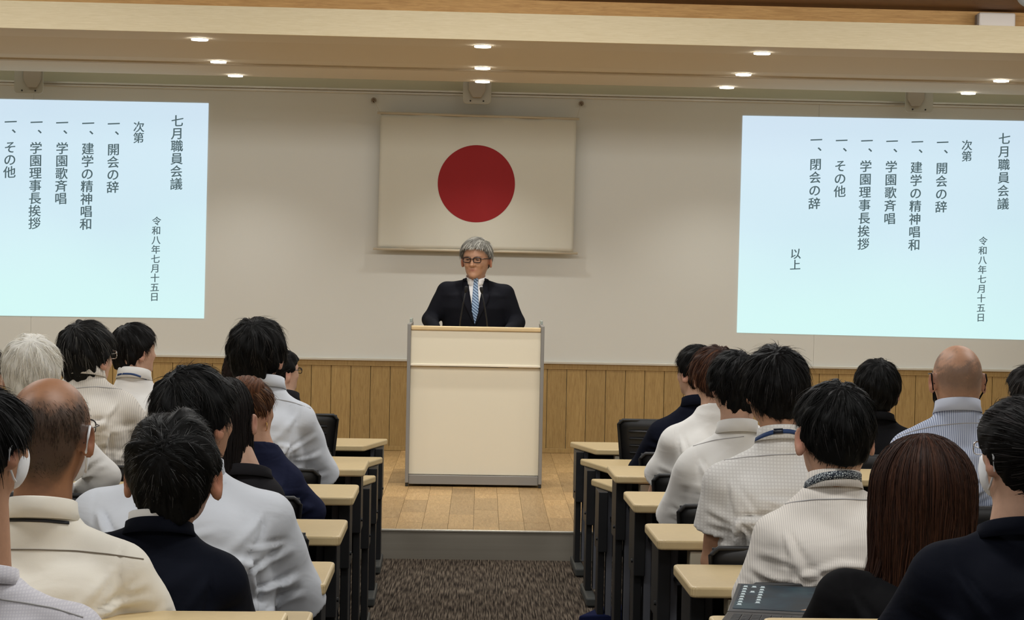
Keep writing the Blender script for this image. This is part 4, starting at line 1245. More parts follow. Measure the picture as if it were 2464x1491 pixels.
def curtain(p, rx, ry, z_top, z_end, n, tone, tone2, mixv, seed, taper=1.0, flick=0.0, arc=(100, 440), jag=.04, cx=0, cy=0, name='hair', width=.002, bulge=.0, drop=None):
    """long hair: a fall of strands round the back of the head, from the crown over the skull and down"""
    r = np.random.default_rng(seed); C, B, k = p['C'], p['B'], p['k']
    S_ = 16
    a = np.radians(r.uniform(arc[0], arc[1], n)); layer = r.uniform(0, 1, n) ** .6
    s = np.linspace(0, 1, S_)
    ztot = z_top - z_end
    end = z_end + r.uniform(-jag, jag, n) + (drop(a) if drop else 0)
    pts = np.zeros((n, S_, 3))
    start = r.uniform(0, .55, n)                     # where on the way down each strand begins
    for i in range(S_):
        t = start + (1 - start) * s[i]
        # first 35% of the path runs over the skull (quarter ellipse), the rest hangs
        th = np.clip(t / .38, 0, 1) * PI / 2
        hang = np.clip((t - .38) / .62, 0, 1)
        R_ = np.sin(th) * (1 - (1 - taper) * hang ** 1.6) * (1 + bulge * np.sin(hang * PI))
        R_ = R_ * (.90 + .12 * layer) + .0
        x = np.sin(a) * rx * R_; y = np.cos(a) * ry * R_
        zz_ = C[2] + np.cos(th) * (z_top - C[2]) + 0
        z = np.where(t < .38, zz_, C[2] + (end - C[2]) * hang)
        wob = .004 * np.sin(hang * 9 + a * 7 + layer * 20)
        fx = flick * hang ** 4 * (.3 + 2.2 * layer ** 6)
        pts[:, i, 0] = C[0] + cx + x + wob + fx; pts[:, i, 1] = C[1] + cy + y + wob; pts[:, i, 2] = z
    Wd = np.concatenate([np.full(S_ - 3, 1.0), [.8, .5, .15]])[None, :] * width * r.uniform(.6, 1.4, (n, 1))
    t1, t2 = np.array(lin(tone)), np.array(lin(tone2))
    cl = (np.sin(a * 41 + 3 * np.sin(a * 7)) * .5 + .5)
    mv = np.clip(mixv * (.35 * cl + .9 * r.uniform(0, 1, n) ** 2), 0, 1)[:, None]
    tn = (t1 * (1 - mv) + t2 * mv) * r.uniform(.7, 1.25, (n, 1))
    nr = np.zeros_like(pts); nr[..., 0] = (np.sin(a) / rx)[:, None]; nr[..., 1] = (np.cos(a) / ry)[:, None]; nr[..., 2] = 3 * (1 - s)[None, :] ** 2 * 6
    nr /= np.linalg.norm(nr, axis=2, keepdims=True)
    V, Q, cc = ribbons(pts, Wd, tn, name, nr, .35)
    # solid under-layer
    F = Field(axis(C[0] + cx - rx - .03, C[0] + cx + rx + .03, .007), axis(C[1] + cy - ry - .03, C[1] + cy + ry + .03, .007), axis(z_end - .02, z_top + .02, .007))
    zz = np.linspace(C[2], z_end + .01, 8)[::-1]; hh = (C[2] - zz) / (C[2] - z_end)
    f_ = (1 - (1 - taper) * hh ** 1.6) * (1 + bulge * np.sin(hh * PI)) * .90
    F.add(loft(zz, [C[0] + cx] * 8, [C[1] + cy] * 8, rx * f_, ry * f_, 2.0), .01)
    F.add(ell(A(C[0] + cx, C[1] + cy, C[2]), A(rx * .90, ry * .90, (z_top - C[2]) * .94)), .015)
    # open at the face
    fc_ = C + B[1] * .115 * k - A(0, 0, .05)
    F.add(ell(fc_, A(.07, .07, .13)), .01, 's')
    P, Q1 = F.mesh()
    V = np.concatenate([P, V]); Qa = np.concatenate([Q1, Q + len(P)]); cc = np.concatenate([np.tile(t1 * .6, (len(P), 1)), cc])
    me = np_mesh(name, V, Qa)
    if len(me.vertices) == len(V): attr(me, 'tone', cc)
    return link(name, me, HAIR, p['root'], True)
# ================================================================== THE AUDIENCE
W_WHITE = cloth('white_shirt', (226, 224, 220))
W_COOL = cloth('cool_white_shirt', (204, 208, 215))
W_CREAM = cloth('cream_shirt', (228, 223, 211))
W_LILAC = cloth('pale_lilac_shirt', (216, 214, 220), c2=(204, 202, 210), kind='grid', freq=190)
W_STRIPE = cloth('white_fine_stripe_shirt', (226, 220, 210), kind='stripe', c2=(204, 198, 190), freq=150)
W_RIB = cloth('white_ribbed_shirt', (228, 222, 214), kind='stripe', c2=(206, 200, 194), freq=190)
W_GRID = cloth('white_textured_shirt', (226, 224, 220), kind='grid', c2=(212, 209, 205), freq=105)
B_STRIPE = cloth('blue_stripe_shirt', (196, 204, 222), kind='stripe', c2=(120, 132, 164), freq=150)
B_PLAIN = cloth('blue_yoke_cloth', (192, 198, 214))
NAVY = cloth('navy_suit_cloth', (14, 17, 27), bump=.18)
NAVYK = cloth('navy_knit', (30, 34, 56), bump=.3)
POLO = cloth('dark_navy_polo', (17, 20, 33), bump=.2)
CHAR = cloth('charcoal_jacket', (38, 37, 40), bump=.2)
BLACKC = cloth('black_suit_cloth', (17, 17, 19), bump=.2)
LANY = mat('navy_lanyard', (30, 58, 104), .6)
LANYD = mat('dark_lanyard', (24, 26, 34), .6)

def grey_sides(loc): return np.clip(.10 + (np.abs(loc[:, 0]) > .04) * .30 - loc[:, 2] * 2, .05, .6)
PP = {}
PP['L1'] = person('L1', 'white-haired man in a pale shirt, near the left edge behind the balding man', 7.2, (77, 803, 134), (82, 950), (-25, 985), (183, 985),
    dict(cfg='medium', tone=(246, 243, 234), tone2=(214, 206, 190), mix=.2, noise=.003, messy=.35, spiky=.15), dict(m=W_WHITE), yaw=-6, sleeve='long', ER=(250, 1150, .02), HR=(192, 1185, .16), seed=11, ledge=.70, strands=3600)
PP['L2'] = person('L2', 'man with greying black hair and glasses in a white fine-striped shirt, left', 8.1, (208, 770, 131), (205, 893), (100, 945), (325, 948),
    dict(cfg='medium', tone=(24, 23, 22), tone2=(88, 86, 82), mix=.22), dict(m=W_STRIPE), yaw=28, ER=(352, 1110, .25), seed=12, fat=1.12, waist=.84)
PP['L3'] = person('L3', 'black-haired man turned right in a white shirt with a navy lanyard, left', 9.0, (322, 776, 108), (322, 902), (248, 945), (412, 945),
    dict(cfg='medium', tone=(18, 16, 15), tone2=(60, 58, 55), mix=.1), dict(m=W_WHITE), yaw=48, seed=13, fat=1.08, strands=2200)
PP['L4'] = person('L4', 'tall black-haired man with a thinning crown in a pale short-sleeved shirt, left of the lectern', 8.1, (619, 762, 137), (640, 922), (508, 975), (752, 975),
    dict(cfg='bowl', tone=(15, 14, 13), tone2=(60, 56, 52), mix=.1, spiky=.2, messy=.4, crown=(.005, -.06, .065)), dict(m=W_COOL, nf=11), yaw=12, ER=(786, 1205, .20), hem_r=.72, seed=14, waist=.80)
PP['L5'] = person('L5', 'dark-haired person with glasses looking right, half hidden by the tall man in pale shirt', 9.0, (676, 838, 90), (680, 955), (605, 1000), (745, 1003),
    dict(cfg='medium', tone=(16, 14, 14), tone2=(50, 44, 40), mix=.1, messy=.04, spiky=.02, to=(-.02, -.12, -.05)), dict(m=CHAR), yaw=50, seed=15, strands=1500)
PP['L13'] = person('L13', 'woman with long dark brown hair, barely visible left of the tall man in pale shirt', 9.0, (584, 838, 92), (585, 955), (535, 1005), (640, 1003),
    dict(cfg='bowl', tone=(38, 26, 22), tone2=(60, 44, 36), mix=.2, messy=.08, spiky=.03), dict(m=CHAR), yaw=0, seed=16, strands=1500)
PP['L6'] = person('L6', 'woman with brown pinned-up hair and gold hoop earring in a navy top', 7.2, (606, 916, 110), (622, 1064), (545, 1120), (725, 1130),
    dict(cfg='medium', tone=(74, 48, 34), tone2=(132, 92, 62), mix=.5, messy=.2, spiky=.12, drop=.05), dict(m=NAVYK, g=.014), yaw=35, sleeve='long', ER=(745, 1235, .05), seed=17, coll=False, fat=1.05, skin='warm')
PP['L7'] = person('L7', 'woman with long straight black hair in a charcoal jacket, beside the pinned-up brown hair', 6.35, (548, 926, 108), (590, 1128), (470, 1160), (668, 1160),
    None, dict(m=CHAR, g=.014, name='jacket'), yaw=0, sleeve='long', seed=18, kk=.95, coll=False, jacket=True)
PP['L8'] = person('L8', 'broad black-haired man in a big white short-sleeved shirt, turned right', 5.4, (468, 878, 198), (470, 1122), (192, 1192), (692, 1200),
    dict(cfg='medium', tone=(15, 15, 15), tone2=(48, 46, 44), mix=.10, spiky=.12, messy=.4, crown=(-.01, -.055, .07)), dict(m=W_COOL, nf=12, fs=1.3, g=.014), yaw=32, ER=(716, 1480, .18), hem_r=.90, EL=(165, 1400, .2), seed=19, fat=1.25, waist=.86, skin='warm', strands=4200, lean=-.05)
PP['L9'] = person('L9', 'man with short greying hair and visible whorl in a navy suit', 4.85, (419, 986, 214), (382, 1258), (160, 1305), (572, 1346),
    dict(cfg='short', tone=(12, 12, 12), tone2=(74, 74, 74), L=.03, width=.0013, mix=lambda l: np.clip(.18 - l[:, 0] * 3 + np.abs(l[:, 0]) * 2, .05, .5), spiky=.2, messy=.3, drop=.034, crown=(-.0, -.086, .022), lift=.12), dict(m=NAVY, g=.016, name='jacket', nf=4, nw=1, slack=.0010), yaw=4, pitch=6, sleeve='long', ER=(585, 1570, .12), seed=20, jacket=True, collar_m=W_WHITE, strands=6500, fat=1.1, skin='warm', waist=.9)
PP['L10'] = person('L10', 'balding man with cropped dark hair and tan scalp in a cream shirt', 4.5, (120, 905, 194), (98, 1229), (-150, 1330), (352, 1322),
    dict(cfg='buzz', tone=(52, 42, 36), tone2=(90, 78, 66), mix=.2, keepfn=lambda l: np.clip((.055 - l[:, 2]) / .05, 0, 1) * np.clip((l[:, 2] + .105) / .05, 0, 1), drop=.035, messy=.2, spiky=.0, lift=.1, width=.0008, capmesh=False), dict(m=W_CREAM, nf=7, nw=1), yaw=12, sleeve='long', ER=(425, 1590, .10), seed=21, skin='tan', fat=1.12, waist=.88, strands=13000, neck_r=.056,
    stub=(lambda l, n: np.clip((.062 + n * .12 - l[:, 2]) / .045, 0, .84) * np.clip((l[:, 2] - np.interp(l[:, 1], HEADCFG['buzz']['f'], HEADCFG['buzz']['u']) + .02 + .035 * np.clip((-.02 - l[:, 1]) / .03, 0, 1) + n * .06) / .045, 0, 1), (40, 34, 29)))
PP['L11'] = person('L11', 'black-haired person with a white face mask at the bottom left corner', 4.0, (-36, 930, 212), (-50, 1380), (-330, 1470), (232, 1468),
    dict(cfg='medium', tone=(13, 13, 14), tone2=(56, 56, 58), mix=.08, messy=.15), dict(m=W_LILAC, nf=4, nw=1), yaw=28, sleeve='long', ER=(275, 1700, .1), seed=22, skin='warm', strands=4500, fat=1.1, collar_h=.035)
PP['L14'] = person('L14', 'dark-haired person with glasses cut by the left edge, behind the white-haired man', 8.1, (-47, 826, 118), (-45, 950), (-150, 1000), (62, 1003),
    dict(cfg='medium', tone=(44, 34, 30), tone2=(70, 56, 50), mix=.2), dict(m=W_WHITE), yaw=35, seed=23, strands=1500)
# right block
PP['R1'] = person('R1', 'black-haired person in a dark navy polo, frontmost of the right aisle seats', 8.95, (1681, 828, 106), (1680, 968), (1572, 1010), (1782, 1010),
    dict(cfg='medium', tone=(13, 13, 13), tone2=(40, 40, 38), mix=.1, messy=.08, spiky=.03), dict(m=POLO, nf=5), yaw=-35, EL=(1548, 1140, .2), hem_l=.95, seed=31, strands=2200)
PP['R2'] = person('R2', 'brown-haired person in a white crew-neck T-shirt, right block', 8.1, (1722, 830, 115), (1722, 975), (1600, 1025), (1838, 1025),
    dict(cfg='bowl', tone=(62, 38, 28), tone2=(112, 74, 52), mix=.35, messy=.15, spiky=.08), dict(m=W_WHITE, nf=8), yaw=-16, EL=(1572, 1215, .18), hem_l=.58, seed=32, coll=False, strands=2600, fat=1.0)
PP['R3'] = person('R3', 'messy black-haired man in a loose white shirt, right block', 7.15, (1770, 842, 126), (1775, 1030), (1640, 1082), (1905, 1080),
    dict(cfg='bowl', tone=(13, 13, 14), tone2=(56, 54, 54), mix=.1, drop=.04, messy=.5, spiky=.15), dict(m=W_WHITE, nf=10, g=.014), yaw=-18, EL=(1616, 1290, .2), hem_l=.76, seed=33, strands=3000, fat=1.0)
PP['R4'] = person('R4', 'black-haired man in a white textured shirt with a bright blue lanyard', 6.15, (1868, 830, 160), (1880, 1046), (1705, 1120), (2030, 1105),
    dict(cfg='bowl', tone=(15, 14, 14), tone2=(62, 60, 60), mix=.1, messy=.2, spiky=.25, crown=(-.02, -.05, .075)), dict(m=W_GRID, nf=12, nw=5), yaw=-16, EL=(1718, 1350, .06), HL=(1760, 1345, .3), hem_l=.57, seed=34, strands=3600, fat=1.02, collar_h=.042, skin='warm', waist=.74)
PP['R5'] = person('R5', 'man with cropped black hair, white ribbed shirt and patterned lanyard, right of the aisle', 5.42, (2011, 916, 184), (2008, 1158), (1828, 1240), (2196, 1222),
    dict(cfg='short', tone=(12, 12, 12), tone2=(56, 54, 54), mix=.08, messy=.35, spiky=.15, crown=(.0, -.05, .075)), dict(m=W_RIB, nf=8, nw=3, g=.014), yaw=-10, pitch=-4, sleeve='long', EL=(1812, 1440, .02), HL=(1840, 1400, .3), seed=35, strands=5000, fat=1.02, waist=.80, collar_h=.046)
PP['R6'] = person('R6', 'black-haired person in a black suit in the front, between lanyard man and bald man', 9.0, (2112, 862, 109), (2110, 1000), (2008, 1045), (2205, 1040),
    dict(cfg='medium', tone=(11, 11, 11), tone2=(44, 42, 42), mix=.1, messy=.3, spiky=.12), dict(m=BLACKC, g=.015, nf=4, name='jacket'), yaw=0, sleeve='long', seed=36, jacket=True, coll=False, strands=2200)
PP['R7'] = person('R7', 'bald man with a black mask loop in a blue striped shirt, at the right', 7.2, (2306, 828, 120), (2306, 979), (2150, 1045), (2455, 1045),
    dict(cfg='buzz', tone=(112, 100, 88), tone2=(150, 138, 124), mix=.4, keepfn=lambda l: .8 * np.clip((.03 - l[:, 2]) / .05, 0, 1) * np.clip((l[:, 2] + .065) / .05, 0, 1), messy=.2, spiky=.0, width=.0007, capmesh=False), dict(m=B_STRIPE, nf=6), yaw=-4, sleeve='long', EL=(2118, 1235, .1), seed=37, skin='warm', strands=1400, neck_r=.060, fat=1.08, collar_m=B_PLAIN,
    stub=(lambda l, n: np.clip((.045 + n * .25 - l[:, 2]) / .05, 0, .62) * np.clip((l[:, 2] - np.interp(l[:, 1], HEADCFG['buzz']['f'], HEADCFG['buzz']['u']) + .01 + n * .06) / .05, 0, 1), (84, 74, 66)))
PP['R8'] = person('R8', 'woman with long chestnut hair in a black jacket, seen from behind at bottom right', 4.7, (2224, 1076, 200), (2225, 1375), (1980, 1385), (2440, 1395),
    None, dict(m=BLACKC, g=.014, nf=3, nw=0, name='jacket', slack=.0010), yaw=0, sleeve='long', EL=(1958, 1560, .1), seed=38, kk=1.0, jacket=True, coll=False, fat=.98, waist=.8)
PP['R9'] = person('R9', 'woman with tied black hair and white mask in a navy jacket, bottom right corner', 4.0, (2462, 950, 214), (2452, 1262), (2212, 1325), (2715, 1325),
    dict(cfg='medium', tone=(17, 15, 15), tone2=(70, 66, 66), mix=.12, messy=.05, spiky=.02, lift=.0, drop=.03, noise=.0012, to=(.02, -.13, .0)), dict(m=NAVY, g=.016, nf=2, nw=0, name='jacket', slack=.0008), yaw=-22, sleeve='long', EL=(2150, 1560, .1), seed=39, jacket=True, coll=False, skin='light', strands=7000, fat=1.02)
PP['R10'] = person('R10', 'dark-haired person cut by the right edge, beyond the woman in navy', 8.1, (2482, 876, 112), (2480, 995), (2400, 1050), (2590, 1050),
    dict(cfg='medium', tone=(34, 31, 30), tone2=(84, 80, 76), mix=.2), dict(m=W_COOL), yaw=-25, seed=40, strands=1500)

curtain(PP['R8'], .116, .110, PP['R8']['C'][2] + .120, PP['R8']['C'][2] - .345, 11000, (34, 21, 18), (92, 58, 40), .5, 5, taper=.66, flick=-.06, arc=(15, 345), jag=.05, width=.0013, bulge=.06)
curtain(PP['L7'], .074, .095, PP['L7']['C'][2] + .108, PP['L7']['C'][2] - .34, 5000, (20, 17, 17), (52, 42, 38), .3, 6, taper=.9, flick=.05, arc=(15, 345), width=.0014)
# ================================================================== THE SPEAKER
XC = 1150
mx = lambda x: 2 * XC - x
DS = 14.36
SUIT = cloth('speaker_suit_cloth', (19, 20, 26), bump=.12)
def vcut(Fg, q):
    zb, zn = 1.150, q['N'][2] + .05
    def f(X, Y, Z):
        w = np.clip((Z - zb) / (zn - zb), 0, 1.2) * .062
        dd = np.maximum(np.abs(X - q['N'][0] * np.clip((Z - zb) / (zn - zb), 0, 1)) - w, zb - Z)
        return np.where(Y > -.01, dd, .05) + 0 * X
    X, Y, Z = Fg.grid((slice(None),) * 3)
    Fg.F = np.maximum(Fg.F, -f(X, Y, Z)).astype(np.float32)
sp = person('SP', 'grey-haired man in glasses, dark suit and light blue tie speaking behind the lectern', DS, (mx(1154), 571, 71), (mx(1155), 668), (mx(1243), 686), (mx(1068), 686),
    dict(cfg=dict(f=(-.12, -.085, -.04, -.015, .0, .02, .06, .10), u=(-.075, -.078, -.062, -.03, -.012, .010, .046, .060), tt=.026, ts=.011, tn=.005, L=.06),
         tone=(120, 118, 112), tone2=(198, 196, 188), mix=.4, crown=(-.045, .02, .075), messy=.18, spiky=.05, drop=0),
    dict(m=SUIT, g=.016, name='jacket', nf=3, nw=0, nb=2, slack=.0008, cut=vcut), yaw=14, pitch=-3, sleeve='long', stand=.155, z_seat=.80, tilt_y=.02,
    EL=(mx(1258), 772, .02), ER=(mx(1050), 772, .02), HL=(mx(1232), 790, .30), HR=(mx(1068), 790, .30), jacket='speaker', collar_m=cloth('speaker_shirt', (236, 236, 238)), collar_h=.036,
    seed=60, skin='warm', strands=4500, fat=.95, waist=.84, ledge=1.10, lean=-.10, trousers=(24, 24, 28), group=None)
sp['root'].rotation_euler = (0, 0, PI)
sp['root'].name = 'person'
# shirt front inside the jacket
Fq = Field(axis(-.16, .16, .006), axis(-.02, .20, .006), axis(1.05, sp['N'][2] + .02, .006))
sp['build'](Fq, .005, .03)
Fq.add(cap(sp['N'] + A(0, .01, -.10), sp['N'] + A(0, .016, -.02), .062, .056), .03)
Fq.clip(lambda X, Y, Z: (-.0 - Y) + X * 0 + Z * 0)
P, Q = Fq.mesh()
shirt_o = link('shirt', np_mesh('shirt', P, Q), MATS['speaker_shirt'], sp['root'], True)
bv_s = BVHTree.FromPolygons([Vector(v) for v in P.tolist()], Q.tolist())
jm = sp['garment'].data
bv_j = BVHTree.FromPolygons([v.co.copy() for v in jm.vertices], [list(p.vertices) for p in jm.polygons])
def fy(bv, x, z, default=.11):
    h = bv.ray_cast(Vector((x, 1, z)), Vector((0, -1, 0)))
    return h[0][1] if h[0] is not None else default
def front_grid(name, bv, rows_, m, lift, th=.004):
    """rows_: list of lists of (x, z)"""
    bm = bmesh.new(); g = []
    for rw in rows_:
        g.append([bm.verts.new((x, fy(bv, x, z) + lift, z)) for x, z in rw])
    for a_, b_ in zip(g[:-1], g[1:]):
        for i in range(len(a_) - 1): bm.faces.new((a_[i], a_[i + 1], b_[i + 1], b_[i]))
    o = fin(name, bm, m, sp['root'], True)
    md = o.modifiers.new('s', 'SOLIDIFY'); md.thickness = th; md.offset = 0
    return o
zb, zn = 1.150, sp['N'][2] + .0
LAP = cloth('lapel_cloth', (24, 25, 32), bump=.05)
for s in (-1, 1):
    rows_ = []
    for v in np.linspace(0, 1, 26):
        z = zb + (zn - zb) * v
        win = .062 * v * 1.0 + sp['N'][0] * v * s
        lw = .052 * min(1, v / .55) if v < .70 else (.052 - .9 * (v - .70) * .052 if v < .74 else .036 - .05 * (v - .74))
        rows_.append([(s * (win - .003 + (lw + .003) * t), z - .010 * t * v) for t in np.linspace(0, 1, 5)])
    front_grid('lapel', bv_j, rows_, LAP, .004)
# tie
def tie_mat():
    m = cloth('tie_silk', (138, 164, 196), rough=.4, bump=.0)
    n, l = m.node_tree.nodes, m.node_tree.links; b = n['Principled BSDF']
    tc = n.new('ShaderNodeTexCoord'); sp_ = n.new('ShaderNodeSeparateXYZ'); l.new(tc.outputs['Object'], sp_.inputs[0])
    a = n.new('ShaderNodeMath'); a.operation = 'MULTIPLY_ADD'; a.inputs[1].default_value = -.8; l.new(sp_.outputs['X'], a.inputs[0]); l.new(sp_.outputs['Z'], a.inputs[2])
    k_ = n.new('ShaderNodeMath'); k_.operation = 'MULTIPLY'; k_.inputs[1].default_value = 320; l.new(a.outputs[0], k_.inputs[0])
    s = n.new('ShaderNodeMath'); s.operation = 'SINE'; l.new(k_.outputs[0], s.inputs[0])
    r = n.new('ShaderNodeValToRGB'); r.color_ramp.elements[0].position = .3; r.color_ramp.elements[0].color = (*lin((150, 176, 206)), 1)
    r.color_ramp.elements[1].position = .85; r.color_ramp.elements[1].color = (*lin((62, 84, 120)), 1)
    mr = n.new('ShaderNodeMapRange'); mr.inputs[1].default_value = -1; l.new(s.outputs[0], mr.inputs[0]); l.new(mr.outputs[0], r.inputs[0])
    l.new(r.outputs[0], b.inputs['Base Color']); return m
TIE = tie_mat()
zk = sp['N'][2] - .015
rows_ = []
for v in np.linspace(0, 1, 16):
    z = zk - v * (zk - 1.10); hw_ = .012 + .026 * v
    rows_.append([(sp['N'][0] * (1 - v) + hw_ * t, z) for t in np.linspace(-1, 1, 6)])
tie = front_grid('tie', bv_s, rows_, TIE, .006)
bm = bmesh.new(); bmesh.ops.create_uvsphere(bm, u_segments=14, v_segments=10, radius=1)
for v in bm.verts: v.co = Vector((sp['N'][0] + v.co.x * (.017 + .004 * v.co.z), fy(bv_s, 0, zk) + .006 + v.co.y * .010, zk + .002 + v.co.z * .017))
fin('tie_knot', bm, TIE, tie, True)

def HP(p, r_, f_, u_): return p['C'] + (p['B'][0] * r_ + p['B'][1] * f_ + p['B'][2] * u_) * p['k']
TORT = mat('tortoise_frame', (44, 26, 20), .3)
LENS = mat('clear_lens', (200, 200, 200), .05)
LENS.node_tree.nodes['Principled BSDF'].inputs['Transmission Weight'].default_value = .9
def glasses(p, m, full=True, r_=.0022, sides=(-1, 1), name='glasses'):
    bm = bmesh.new()
    for s in (-1, 1):
        if full:
            pts = []
            for i in range(25):
                a = 2 * PI * i / 24; ca, sa = math.cos(a), math.sin(a)
                x = s * .031 + .022 * math.copysign(abs(ca) ** .6, ca); z = -.013 + .0145 * math.copysign(abs(sa) ** .6, sa)
                pts.append(HP(p, x, .110 - abs(x) * .10, z))
            bm_tube(bm, pts, [r_ * (1.5 if q[2] > HP(p, 0, 0, -.013)[2] else 1) * p['k'] for q in pts], 8)
        if s in sides:
            bm_tube(bm, [HP(p, s * .054, .100, -.006), HP(p, s * .078, .06, -.006), HP(p, s * .083, .0, -.008), HP(p, s * .083, -.014, -.014), HP(p, s * .081, -.024, -.034)], r_ * p['k'], 6)
    if full: bm_tube(bm, [HP(p, -.010, .110, -.008), HP(p, 0, .113, -.006), HP(p, .010, .110, -.008)], r_ * p['k'], 6)
    return fin(name, bm, m, p['root'], True)
glasses(sp, TORT, r_=.0030)
for s in (-1, 1):
    bm = bmesh.new(); bmesh.ops.create_uvsphere(bm, u_segments=10, v_segments=8, radius=1)
    c_ = HP(sp, s * .029, .0925, -.012)
    for v in bm.verts: v.co = Vector(c_ + (sp['B'][0] * v.co.x * .0095 + sp['B'][1] * v.co.y * .0035 + sp['B'][2] * v.co.z * .0030) * sp['k'])
    fin('eye', bm, mat('dark_eye', (34, 24, 20), .3), sp['root'], True)

# ================================================================== WHAT THE AUDIENCE WEARS
BLKF = mat('black_frame', (24, 24, 26), .35)
SILV = mat('silver_frame', (180, 178, 174), .25, .9)
glasses(PP['L2'], SILV, r_=.0016); glasses(PP['L5'], BLKF); glasses(PP['L14'], BLKF); glasses(PP['L10'], BLKF, r_=.0010); glasses(PP['R9'], SILV, r_=.0012)
glasses(PP['R7'], BLKF, r_=.0016)
MASKW = cloth('white_mask', (232, 234, 238), bump=.05); MASKB = cloth('black_mask', (18, 18, 20), bump=.05)
def face_mask(p, m, loops=True):
    C, B, k = p['C'], p['B'], p['k']
    F = Field(axis(C[0] - .13, C[0] + .13, .006), axis(C[1] - .14, C[1] + .15, .006), axis(C[2] - .16, C[2] + .02, .006))
    F.add(ell(C + (B[1] * .012 - B[2] * .035) * k, A(.0695, .081, .077) * k, B), .02)
    F.add(ell(C + (B[1] * .055 - B[2] * .080) * k, A(.052, .045, .045) * k, B), .04)
    F.add(ell(C + (B[1] * .088 - B[2] * .045) * k, A(.030, .030, .034) * k, B), .04)
    def cl(X, Y, Z):
        f = ((X - C[0]) * B[1][0] + (Y - C[1]) * B[1][1] + (Z - C[2]) * B[1][2]) / k
        u = ((X - C[0]) * B[2][0] + (Y - C[1]) * B[2][1] + (Z - C[2]) * B[2][2]) / k
        return np.maximum(np.maximum(.030 - f, u + .026), -.116 - u)
    F.clip(cl); P, Q = F.mesh()
    o = link('face_mask', np_mesh('face_mask', P, Q), m, p['root'], True)
    if loops:
        for s in (-1, 1):
            bm = bmesh.new()
            bm_tube(bm, [HP(p, s * .074, .022, -.035), HP(p, s * .082, .004, -.010), HP(p, s * .088, -.012, -.002), HP(p, s * .089, -.022, -.020), HP(p, s * .083, -.018, -.050), HP(p, s * .073, .010, -.085), HP(p, s * .064, .028, -.095)], .0026 * k, 8)
            fin('ear_loop', bm, m, o, True)
face_mask(PP['L11'], MASKW); face_mask(PP['R9'], MASKW); face_mask(PP['R7'], MASKB); face_mask(PP['L10'], MASKW)
# gold hoop earring
p = PP['L6']; bm = bmesh.new(); e0 = HP(p, .087, -.004, -.060)
bm_tube(bm, [e0 + A(math.sin(a) * .005, -math.sin(a) * .012, -.015 + math.cos(a) * .014) for a in np.linspace(0, 2 * PI, 21)], .0013, 8)
fin('hoop_earring', bm, mat('gold', (212, 170, 90), .25, .9), p['root'], True)
# ponytail knots
for key, m_ in (('R9', (.03, -.125, .0)), ('L5', (-.0, -.105, -.05))):
    p = PP[key]; c_ = HP(p, *m_); F = Field(axis(c_[0] - .07, c_[0] + .07, .006), axis(c_[1] - .07, c_[1] + .07, .006), axis(c_[2] - .12, c_[2] + .06, .006))
    F.add(ell(c_, A(.030, .026, .030)), .01)
    if key != 'L6': F.add(cap(c_, c_ + A(0, -.01, -.09), .024, .014), .02)
    F.push(lambda X, Y, Z: .0025 * np.sin(X * 400 + Z * 160 + Y * 200))
    P, Q = F.mesh(); me = np_mesh('hair_knot', P, Q); attr(me, 'tone', np.array(lin((70, 46, 32) if key == 'L6' else (22, 20, 20)))[None, :])
    link('hair_knot', me, HAIR, p['root'], True)
# pinned-up hair on the crown of the brown-haired woman
p = PP['L6']; c_ = HP(p, -.004, -.028, .088)
F = Field(axis(c_[0] - .09, c_[0] + .09, .005), axis(c_[1] - .09, c_[1] + .09, .005), axis(c_[2] - .07, c_[2] + .07, .005))
F.add(ell(c_, A(.060, .062, .036)), .01); F.add(ell(HP(p, 0, -.07, .03), A(.055, .045, .055)), .03)
F.push(lambda X, Y, Z: .0028 * np.sin((X - c_[0]) * 330 + 60 * (Z - c_[2]) + 3 * np.sin((Y - c_[1]) * 60)))
P, Q = F.mesh(); me = np_mesh('hair_bun', P, Q)
tn_ = np.array(lin((92, 60, 42)))[None, :] * (1 + .5 * np.sin((P[:, 0] - c_[0]) * 900 + 8 * np.sin(P[:, 1] * 70)))[:, None]
attr(me, 'tone', tn_); link('hair_bun', me, HAIR, p['root'], True)
# lanyards
def patt():
    m, n, l, b = nt('patterned_lanyard')
    tc = n.new('ShaderNodeTexCoord'); v = n.new('ShaderNodeTexVoronoi'); v.inputs['Scale'].default_value = 150; v.feature = 'DISTANCE_TO_EDGE'
    l.new(tc.outputs['Object'], v.inputs['Vector'])
    r = n.new('ShaderNodeValToRGB'); r.color_ramp.interpolation = 'CONSTANT'
    r.color_ramp.elements[0].color = (*lin((22, 34, 50)), 1); r.color_ramp.elements[1].position = .16; r.color_ramp.elements[1].color = (*lin((196, 204, 206)), 1)
    x = r.color_ramp.elements.new(.30); x.color = (*lin((30, 46, 64)), 1)
    l.new(v.outputs['Distance'], r.inputs[0]); l.new(r.outputs[0], b.inputs['Base Color']); b.inputs['Roughness'].default_value = .6
    return m
def lan(key, pts, w, m, lift=.0015, lab=None):
    p = PP[key]; o = strip('lanyard', p['root'], p['bvh'], p['off'], pts, w, lift, m, .0012)
    if o and lab: o['label'] = lab
    return o
lan('R4', [(1812, 1062), (1835, 1048), (1865, 1038), (1900, 1037), (1930, 1045)], .0125, LANY, lab='bright blue lanyard')
o = lan('R4', [(1862, 1038), (1884, 1037)], .015, mat('lanyard_buckle', (20, 26, 40), .35), .0034)
if o: o.name = 'lanyard_buckle'
lan('R5', [(1925, 1178), (1945, 1162), (1975, 1147), (2010, 1142), (2050, 1141), (2078, 1152)], .021, patt(), lab='dark lanyard with pale floral pattern')
lan('L3', [(262, 912), (290, 899), (320, 899), (352, 912)], .008, LANY)
lan('L10', [(20, 1251), (60, 1250), (110, 1252), (165, 1258)], .007, LANYD)
